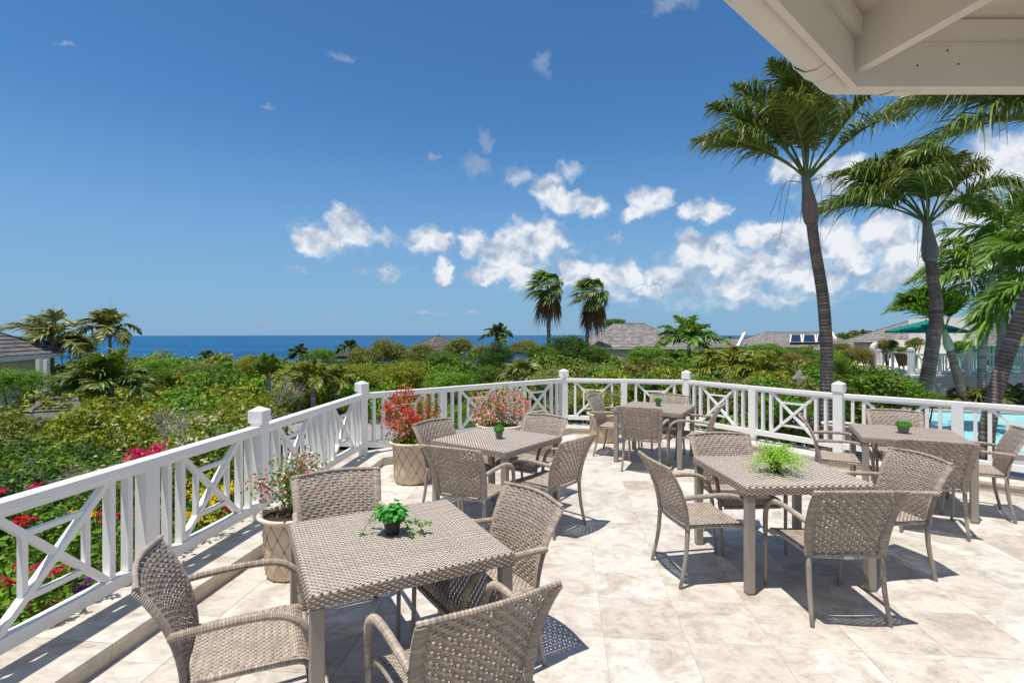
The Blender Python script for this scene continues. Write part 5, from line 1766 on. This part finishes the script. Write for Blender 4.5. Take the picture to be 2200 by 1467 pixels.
# ------------------------------------------------------------------ individual shrubs and trees (label, cat, u, top v, half width, depth, kind, leaves, squash, var)
SH = [
    ('vivid green feathery leaved tree before the pavilion at the left edge', 'tree', 38, 786, 62, 13.5, 'bright', 'fine', 0.8, 0),
    ('dark brownish shrub between the skyline palms at left', 'tree', 150, 712, 46, 27, 'olive', 'mid', 0.9, 0),
    ('bright green bush right of the low dark palm', 'shrub', 330, 768, 48, 26, 'bright', 'fine', 0.7, 1),
    ('olive leafed bush on the left skyline below the little palm', 'shrub', 430, 778, 60, 30, 'olive', 'fine', 0.7, 0),
    ('tall light green bush with spiky top left of centre', 'tree', 548, 758, 42, 24, 'yellow', 'fine', 0.9, 0),
    ('bright rounded tree between the two palm tops near centre', 'tree', 690, 744, 34, 38, 'bright', 'fine', 0.8, 0),
    ('rounded olive tree on the skyline left of the pyramid roof', 'tree', 830, 722, 52, 33, 'olive', 'fine', 0.95, 1),
    ('bushy tree just left of the pyramid roof', 'tree', 900, 742, 34, 34, 'mid', 'fine', 0.8, 0),
    ('olive tree right of the pyramid roof on the skyline', 'tree', 990, 722, 44, 34, 'olive', 'fine', 0.9, 0),
    ('olive skyline tree left of the rounded olive tree', 'tree', 782, 742, 40, 31, 'olive', 'fine', 0.8, 1),
    ('wide olive tree covering the left side of the pyramid roof', 'tree', 905, 736, 46, 31, 'olive', 'fine', 0.7, 0),
    ('low mid green tree below the pyramid roof', 'tree', 955, 750, 44, 29, 'mid', 'fine', 0.7, 1),
    ('olive tree before the wind bent skyline palm', 'tree', 1040, 736, 40, 31, 'olive', 'fine', 0.8, 1),
    ('mid green tree below the straight fan palm', 'tree', 1165, 736, 44, 29, 'mid', 'fine', 0.8, 0),
    ('dense round tree between the two fan palm trunks', 'tree', 1228, 722, 40, 33, 'dark', 'fine', 0.8, 0),
    ('bushy tree below the round tree behind the grey hipped roof', 'tree', 1276, 738, 38, 30, 'mid', 'fine', 0.8, 1),
    ('mid green tree covering the right end of the cream house', 'tree', 1440, 752, 40, 24, 'mid', 'fine', 0.8, 1),
    ('tall olive bush between the cream house and the feathery palm', 'tree', 1420, 764, 44, 21, 'olive', 'fine', 0.8, 0),
    ('rounded tree right of the tall feathery palm', 'tree', 1530, 748, 42, 25, 'bright', 'fine', 0.8, 1),
    ('leafy mound left of the clumping palms below the low roof', 'shrub', 1508, 760, 46, 22, 'bright', 'fine', 0.8, 0),
    ('olive green tree hiding the wall of the low roofed building', 'tree', 1575, 744, 40, 29, 'olive', 'fine', 0.8, 1),
    ('tree hiding the lower wall of the solar roofed house', 'tree', 1668, 742, 46, 30, 'bright', 'fine', 0.7, 0),
    ('broad bush below the blue solar panels', 'shrub', 1735, 744, 50, 26, 'mid', 'fine', 0.7, 0),
    ('mid green bush right of the tall palm trunk on the skyline', 'shrub', 1812, 734, 30, 30, 'olive', 'fine', 0.8, 0),
    ('dense dark round bush near centre behind the railing post', 'shrub', 1068, 730, 40, 24, 'dark', 'fine', 1.15, 0),
    ('deep green small leaved bush under the dense round one', 'shrub', 1052, 780, 34, 21, 'mid', 'fine', 0.9, 1),
    ('olive bush on the skyline right of the dense round bush', 'shrub', 1128, 726, 38, 33, 'olive', 'fine', 0.8, 1),
    ('large dark green tree left of the cream house', 'tree', 1218, 716, 66, 30, 'dark', 'fine', 0.85, 1),
    ('round tree top rising behind the grey hipped roof', 'tree', 1322, 682, 28, 62, 'mid', 'mid', 0.7, 0),
    ('light green bush right below the dark tree behind the railing', 'shrub', 1300, 776, 54, 20, 'pale', 'fine', 0.8, 0),
    ('feathery mid green tree before the cream house wall', 'tree', 1388, 736, 52, 22, 'bright', 'fine', 0.95, 1),
    ('clipped bright green hedge dome behind the railing near centre', 'hedge', 968, 794, 66, 19, 'bright', 'fine', 0.55, 0),
    ('yellow green rounded hedge left of the clipped dome', 'hedge', 862, 766, 74, 22, 'yellow', 'fine', 0.85, 1),
    ('yellow green hedge behind the three slim palms', 'hedge', 770, 776, 52, 24, 'yellow', 'fine', 0.9, 0),
    ('light leaved bush behind the centre railing post', 'shrub', 1180, 790, 52, 18, 'pale', 'fine', 0.8, 1),
    ('olive shrub behind the far table railing', 'shrub', 1440, 800, 60, 15.5, 'olive', 'fine', 0.8, 0),
    ('bright leaved shrub left of the tall palm trunk', 'shrub', 1790, 756, 46, 17, 'bright', 'fine', 1.0, 0),
    ('green bush under the solar roofed house', 'shrub', 1640, 732, 44, 30, 'bright', 'fine', 0.8, 1),
    ('rust tinged bush right of the clumping palms', 'shrub', 1712, 752, 40, 24, 'rust', 'fine', 0.9, 0),
    ('dark bushes below the solar roofed house, rounded top', 'shrub', 1590, 752, 42, 26, 'mid', 'fine', 0.8, 1),
    ('yellow green bush at the left end of the neighbouring terrace', 'shrub', 1848, 742, 42, 26, 'rust', 'fine', 0.9, 1),
    ('wide small leaved green hedge mound before the retaining wall', 'hedge', 1886, 796, 94, 13.4, 'bright', 'fine', 0.72, 1),
    ('small dark hedge bush at the foot of the curving palm', 'hedge', 1992, 838, 36, 13.2, 'mid', 'fine', 0.8, 0),
    ('light leaved ground shrub behind the railing right of the far table', 'shrub', 1560, 838, 58, 12.2, 'pale', 'fine', 0.8, 0),
    ('small leaved green shrub between the railing and the pool hedge', 'shrub', 1690, 852, 58, 11.2, 'bright', 'fine', 0.75, 1),
    ('shrub with pale small leaves seen through the far railing left of the pot', 'shrub', 1255, 832, 56, 13, 'pale', 'fine', 0.8, 1),
    ('dark green shrub seen through the far railing behind the back armchair', 'shrub', 1370, 824, 60, 13.4, 'mid', 'fine', 0.85, 0),
    ('yellow green shrub right behind the pink bougainvillea pot outside the railing', 'shrub', 1105, 862, 60, 11.8, 'yellow', 'fine', 0.85, 0),
    ('bright green shrub outside the railing between the two bougainvillea pots', 'shrub', 985, 868, 52, 11.5, 'bright', 'fine', 0.8, 1),
    ('low shrub at the verge behind the red bougainvillea', 'shrub', 900, 842, 44, 16.5, 'mid', 'fine', 0.8, 0),
    ('bushy green tree at the foot of the palm row', 'shrub', 612, 830, 40, 17, 'mid', 'fine', 0.9, 1),
    ('green shrub right of the three slim palms', 'shrub', 765, 842, 34, 20, 'bright', 'fine', 0.9, 1),
]
for (lab, cat, u, vt, hw_, d, kd, lk, sq, var) in SH:
    bush(lab, cat, u, vt, hw_, d, kd, lk, None, sq, name={'tree': 'broadleaf_tree', 'hedge': 'hedge', 'shrub': 'shrub'}[cat], var=var)

# ------------------------------------------------------------------ hillside thicket: nobody could count it
def thicket(name, label, lumps, kinds, seed, per=2600, leafk=1.0, lmin=0.05, lmax=0.4):
    rng = np.random.default_rng(seed)
    mb = MB()
    for (x, y, z, r, kd) in lumps:
        d = math.hypot(x, y)
        leaf = float(np.clip(0.0068 * d * leafk, lmin, lmax))
        n = int(min(per, 4.5 * (r * r * 2.4) / (leaf * leaf * 0.30)))
        sub = [(x, y, z, r * .72, r * .72, r * .6)]
        for i in range(7):
            a = rng.uniform(0, 6.28)
            e = rng.uniform(-0.2, 1.4)
            q_ = r * 0.62
            rr = r * rng.uniform(.22, .38)
            sub.append((x + q_ * math.cos(a) * math.cos(e), y + q_ * math.sin(a) * math.cos(e), z + q_ * math.sin(e) * .85, rr, rr, rr * .85))
        foliage(mb, sub, n, leaf, kd, rng, asp=0.5, clus=max(12, int(20 * r)), csig=0.17)
    o = obj(name, mb, M['leaf'])
    return tag(o, label, None, None, 'stuff')
def top_z(d):
    return interp(d, [(4, .62), (6, .66), (8, .60), (11, .48), (15, .32), (20, .22), (27, .10), (36, -.25), (50, -.95), (70, -2.3), (110, -4.3), (200, -9.2)])
lm = []
rg = np.random.default_rng(21)
for d, r in ((4.6, .62), (5.6, .75), (6.9, .9), (8.6, 1.0), (10.8, 1.2), (13.6, 1.4), (17, 1.7), (21.5, 1.9), (27, 2.2), (34, 2.6), (44, 3.2), (58, 4), (78, 5), (110, 7), (160, 10)):
    umax = 620 if d < 21 else 1250
    umin = -260
    step = r * F / d * 0.95
    u = umin + rg.uniform(0, step)
    while u < umax:
        dd = d * rg.uniform(0.93, 1.07)
        x = (u - 1100) / F * dd
        rr = r * rg.uniform(.8, 1.2)
        zt = float(top_z(dd)) + rg.normal(0, 0.16 * r)
        clear = (d < 21 and u > 560 - 10 * max(0, 12 - d)) or (60 < u < 235 and 9 < d < 13.4) or (u < 140 and 14 < d < 25) 
        # keep the rail's own bed free
        near_rail = x > -2.55 - 0.55 - rr * .55 and dd < 8
        if not clear and not near_rail:
            kd = rg.choice(['yellow', 'yellow', 'bright', 'mid', 'olive', 'yellow', 'bright'] if d > 7 else ['mid', 'dark', 'yellow', 'dark', 'mid'])  # near shrubs lean on dark leaf tints to paint in shaded gaps
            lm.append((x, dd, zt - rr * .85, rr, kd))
        u += step * rg.uniform(.8, 1.2)
# lower layer near the terrace, mostly dark leaf tints in place of canopy shade
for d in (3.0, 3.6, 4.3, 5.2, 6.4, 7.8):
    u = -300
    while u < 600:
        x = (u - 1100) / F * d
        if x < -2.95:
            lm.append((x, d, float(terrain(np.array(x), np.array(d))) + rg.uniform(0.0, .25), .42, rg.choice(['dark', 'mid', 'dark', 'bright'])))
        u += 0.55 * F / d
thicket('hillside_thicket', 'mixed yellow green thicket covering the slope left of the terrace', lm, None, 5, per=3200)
lm = []
for d, r in ((12.5, .9), (15, 1.1), (18.5, 1.4), (23, 1.7), (29, 2.1), (37, 2.6), (48, 3.2), (62, 4.2)):
    step = r * F / d * 1.0
    u = (1230 if d < 22 else 1150) + rg.uniform(0, step)
    while u < 1880:
        dd = d * rg.uniform(.95, 1.05)
        rr = r * rg.uniform(.8, 1.2)
        vtop = np.interp(u, [1150, 1260, 1450, 1560, 1700, 1820, 1900], [750, 762, 756, 754, 752, 758, 764]) + np.interp(d, [12, 18, 30, 62], [48, 16, -4, -12]) + rg.normal(0, 7)
        zt = EYE - (vtop - HY) / F * dd
        lm.append(((u - 1100) / F * dd, dd, zt - rr * .85, rr, rg.choice(['yellow', 'bright', 'mid', 'olive', 'rust', 'bright', 'mid'])))
        u += step * rg.uniform(.8, 1.2)
for u, d, vt, r, kd in ((900, 24, 800, 1.6, 'mid'), (1010, 24, 806, 1.4, 'dark'), (1110, 22, 810, 1.3, 'olive'), (820, 25, 806, 1.5, 'dark'), (700, 26, 812, 1.8, 'dark'), (640, 26, 806, 1.7, 'dark'), (760, 25, 815, 1.5, 'dark'), (1190, 20, 826, 1.2, 'mid'), (1240, 17, 830, 1.0, 'mid'),
                        (1040, 15, 850, 1.0, 'mid'), (940, 17, 852, 1.0, 'mid'), (1140, 14, 845, 1.0, 'olive'), (1200, 13.5, 850, .9, 'pale'), (1320, 13, 850, .9, 'mid'), (1450, 12.5, 850, .9, 'pale'), (1600, 11.5, 880, .7, 'bright'), (1500, 11.8, 890, .7, 'pale'), (1660, 10.6, 905, .55, 'bright'), (1740, 10.2, 915, .5, 'yellow'), (1560, 10.8, 905, .5, 'pale'), (1300, 11.5, 880, .7, 'pale'), (1400, 11.5, 890, .6, 'bright'), (1070, 12, 905, .7, 'bright'), (1160, 11.8, 900, .7, 'pale'), (870, 11.5, 955, .45, 'olive'), (1240, 11.2, 910, .5, 'mid'), (1840, 13, 870, .8, 'mid'), (1900, 12.5, 890, .7, 'mid'), (1480, 10.4, 930, .4, 'bright'), (1690, 9.6, 950, .4, 'yellow'), (1620, 9.9, 950, .4, 'mid')):
    p_ = W(u, vt, d)
    lm.append((p_[0], p_[1], p_[2] - r * .85, r, kd))
thicket('garden_thicket', 'mixed garden greenery between the railing and the roofs at centre and right', lm, None, 6, per=2600)
# wooded ridge on the right skyline
lm = []
for k in range(190):
    u = rg.uniform(1440, 2260)
    d = rg.uniform(120, 420)
    vt = np.interp(u, [1440, 1520, 1560, 1640, 1760, 1850, 1950, 2050], [735, 725, 722, 719, 716, 708, 704, 700]) + rg.normal(0, 1.5) + (420 - d) / 420 * 14
    r = rg.uniform(4, 8) * d / 350
    p_ = W(u, vt, d)
    lm.append((p_[0], p_[1], p_[2] - r * .8, r, rg.choice(['mid', 'olive', 'dark', 'olive'])))
thicket('ridge_woods', 'low woods on the far ridge along the right skyline', lm, None, 7, per=500, lmax=2.2, leafk=0.8)
hb = []
ua = np.linspace(1400, 2400, 60)
for d_, dz in ((110, 26), (200, 18), (300, 12), (430, 8)):
    hb.append([W(u, np.interp(u, [1400, 1520, 1560, 1640, 1760, 1850, 1950, 2050], [745, 727, 724, 721, 718, 711, 707, 704]) + dz, d_) for u in ua])
hb.append([W(u, 800, 520) for u in ua])
hb.insert(0, [np.array([*W(u, 0, 100)[:2], -6.0]) for u in ua])
structure(obj('hills', MB().grid(np.array(hb)), M['ground'], smooth=True), 'low scrub covered ridge on the right horizon')

# ------------------------------------------------------------------ flower bed right outside the left railing
fl = [  # label, u, v, d, spread, colour, n
    ('cluster of magenta blossoms above the handrail at left', 300, 977, 3.95, .10, (0.62, 0.01, 0.16), 330),
    ('small magenta flower head above the handrail near the left edge', 56, 1048, 3.3, .05, (0.60, 0.01, 0.13), 90),
    ('crimson flower heads low behind the railing at the far left', 20, 1248, 3.1, .07, (0.55, 0.01, 0.06), 130),
    ('red flower head behind the left cross brace', 55, 1114, 3.2, .05, (0.60, 0.02, 0.06), 100),
    ('pink flower heads low beside the left post', 110, 1290, 3.0, .07, (0.65, 0.02, 0.16), 130),
    ('purple flower patch below the left cross brace', 202, 1262, 3.1, .07, (0.22, 0.02, 0.33), 170),
    ('yellow flower patch seen through the second cross brace', 418, 1052, 4.0, .10, (0.75, 0.50, 0.02), 200),
    ('yellow flowers beside the pilaster right of the second cross', 495, 1055, 4.3, .10, (0.75, 0.52, 0.02), 220),
    ('small yellow flowers near the top of the first cross brace', 160, 1108, 3.3, .05, (0.72, 0.46, 0.03), 70),
    ('red flower spike between the balusters at left', 236, 1110, 3.5, .05, (0.6, 0.02, 0.05), 70),
    ('yellow blossoms low behind the second cross brace', 412, 1110, 3.9, .07, (0.75, 0.50, 0.02), 110),
    ('red flower head near the foot of the second cross brace', 488, 1098, 4.2, .05, (0.58, 0.02, 0.07), 70),
    ('red blossoms low between the rails near the left edge', 92, 1215, 3.1, .05, (0.6, 0.02, 0.1), 80),
    ('orange yellow tuft on the ground behind the far railing', 1660, 936, 9.6, .12, (0.72, 0.50, 0.02), 160),
]
rngf = np.random.default_rng(99)
for (lab, u, v, d, sp, col, n) in fl:
    while True:
        p_ = W(u, v, d)
        if p_[1] > 8.5 or p_[0] < np.interp(p_[1], [0.9, 2.3, 4.79, 7.33], [-2.80, -2.60, -2.29, -2.085]) - 0.2 - sp:
            break
        d += 0.03
    t = thing('flowering_plant', lab, 'flowers', (p_[0], p_[1], p_[2] - 0.35), 0, 'flowers in the bed outside the railing')
    mb = MB()
    k = 6
    cc = rngf.normal(0, 1, (k, 3)) * np.array([sp, sp * .8, sp * .35]) + np.array([0, 0, .35])
    w_ = rngf.integers(0, k, n)
    C = cc[w_] + rngf.normal(0, sp * .28, (n, 3)) * np.array([1, 1, .6])
    tg = np.array(col) * rngf.uniform(.7, 1.35, (n, 1))
    leaf_quads(mb, C, unit(rngf.normal(size=(n, 3)) * .6 + np.array([.1, -.3, .9])), 0.022 * rngf.uniform(.7, 1.3, n), 0.020, np.clip(tg, 0, .9), rngf, 0)
    obj('blossoms', mb, M['petal'], t)
    mb = MB()
    m = 90
    C = rngf.normal(0, 1, (m, 3)) * np.array([sp * 1.1, sp, .08]) + np.array([0, 0, .2])
    leaf_quads(mb, C, unit(rngf.normal(size=(m, 3)) * .5 + np.array([0, 0, .9])), 0.055 * rngf.uniform(.7, 1.3, m), 0.035, tints('bright', m, rngf), rngf, .2)
    for c_ in cc:
        mb.tube([(0, 0, -0.15), (c_[0] * .5, c_[1] * .5, .15), tuple(c_)], 0.004, 4, tint=(.1, .16, .04))
    obj('leaves', mb, M['leaf'], t)
# broad leaved cover in the bed
mb = MB()
rb = np.random.default_rng(55)
n = 15000
dd = rb.uniform(1.9, 8.2, n)
uu = np.interp(dd, [1.9, 8.2], [0, 1])
xr = np.interp(dd, [0.9, 2.3, 4.79, 7.33, 9], [-2.80, -2.60, -2.29, -2.085, -1.0]) - 0.34
x = xr - rb.beta(1.0, 1.6, n) * 2.0
gz = terrain(x, dd)
hump = 0.32 * (np.sin(x * 4.1 + dd * 2.3) * .5 + .5) * (np.cos(dd * 3.7 - x * 1.3) * .5 + .5)
z = gz + 0.12 + hump + rb.uniform(0, .22, n) + 0.35 * np.clip((xr - x) - 0.5, 0, 1)
N = unit(rb.normal(size=(n, 3)) * .45 + np.array([.1, -.1, 1]))
kk = rb.random(n) < .6
T = np.where(kk[:, None], tints('bright', n, rb), tints('mid', n, rb)) * 1.15
leaf_quads(mb, np.column_stack([x, dd, z]), N, rb.uniform(.045, .10, n), rb.uniform(.03, .06, n), T, rb, .2)
o = obj('bed_foliage', mb, M['leaf'])
tag(o, 'broad leaved green cover of the flower bed along the left railing', None, None, 'stuff')
# right side ground cover strip outside the far railing
mb = MB()
n = 9000
s = rb.random(n) * (len(RPn) - 4) + 2.3
s = np.clip(s, 2.3, 6.6)
i0 = s.astype(int)
f = s - i0
A_r = np.array(RPn)
out2 = np.array(offset_poly(RPn, -0.35))
P0 = out2[i0] * (1 - f[:, None]) + out2[i0 + 1] * f[:, None]
nrm = np.array([unit(np.array([-(A_r[k + 1] - A_r[k])[1], (A_r[k + 1] - A_r[k])[0]])) for k in range(len(RPn) - 1)])
wd = rb.beta(1, 1.5, n) * 1.6
x = P0[:, 0] + nrm[i0][:, 0] * wd
y = P0[:, 1] + nrm[i0][:, 1] * wd
ok = (x < 5.0)
x, y = x[ok], y[ok]
z = terrain(x, y) + 0.15 + rb.uniform(0, .3, len(x)) + .2 * np.sin(x * 3) * np.sin(y * 2.3)
N = unit(rb.normal(size=(len(x), 3)) * .6 + np.array([0, -.1, .8]))
leaf_quads(mb, np.column_stack([x, y, z]), N, rb.uniform(.03, .06, len(x)), rb.uniform(.02, .035, len(x)), tints('bright', len(x), rb), rb, .2)
o = obj('border_foliage', mb, M['leaf'])
tag(o, 'small leaved green cover outside the far railing', None, None, 'stuff')

# bare branching shrubs in the thicket
def bare(label, u, v, d, size, seed, m='branch', up=1.0, lean=0.0):
    rng = np.random.default_rng(seed)
    p = W(u, v, d)
    mb = MB()
    def grow(a, dirv, L, r, lev):
        b = a + dirv * L
        mid_ = (a + b) / 2 + rng.normal(0, L * .06, 3)
        mb.tube([a, mid_, b], [r, r * .85, r * .65], 5, cap=False)
        if lev > 0:
            for k in range(rng.integers(2, 5)):
                nd = unit(dirv + rng.normal(0, .55, 3) + np.array([0, 0, .08]))
                grow(b, nd, L * rng.uniform(.6, .85), r * .62, lev - 1)
    for k in range(3):
        grow(np.array([0, 0, 0.0]), unit(np.array([rng.normal(0, .5) + lean, rng.normal(0, .4), up])), size * .42, size * .022, 4)
    o = obj('bare_shrub', mb, M[m])
    o.location = tuple(p)
    return tag(o, label, 'shrub')
bare('leafless tangle of pale branches left of the railing posts', 575, 905, 9.5, .75, 3, up=.5)
bare('thin pale stems rising from the thicket right above the handrail', 400, 955, 5.2, .30, 5, up=1.2)
bare('pale forked twigs in the thicket at left of the handrail', 352, 945, 5.4, .28, 6, up=1.2)
bare('pale branch curving out of the thicket near the left edge', 110, 1035, 3.9, .24, 8, up=.5, lean=.8)
# pale leafed sprigs dotted through the near thicket
mb = MB()
for k in range(90):
    u, d = rb.uniform(180, 600), rb.uniform(4.6, 8.5)
    zt = float(top_z(d)) + rb.uniform(-.25, .12)
    x = (u - 1100) / F * d
    if x > -3.0:
        continue
    C = np.array([x, d, zt]) + rb.normal(0, .05, (7, 3))
    leaf_quads(mb, C, unit(rb.normal(size=(7, 3)) + np.array([0, -.4, .6])), .055, .035, np.array([.50, .47, .26]) * rb.uniform(.7, 1.2, (7, 1)), rb, .1)
tag(obj('pale_sprigs', mb, M['leaf']), 'cream coloured leaf sprigs dotted over the near thicket', None, None, 'stuff')

for o in list(bpy.data.objects):
    if o.type == 'MESH' and o.parent is None and 'kind' not in o and 'label' not in o:
        print('UNLABELLED', o.name)
print('tris', sum(len(o.data.loop_triangles) if False else sum(1 for _ in ()) for o in []), 'objects', len(bpy.data.objects), 'polys', sum(len(m.polygons) for m in bpy.data.meshes))
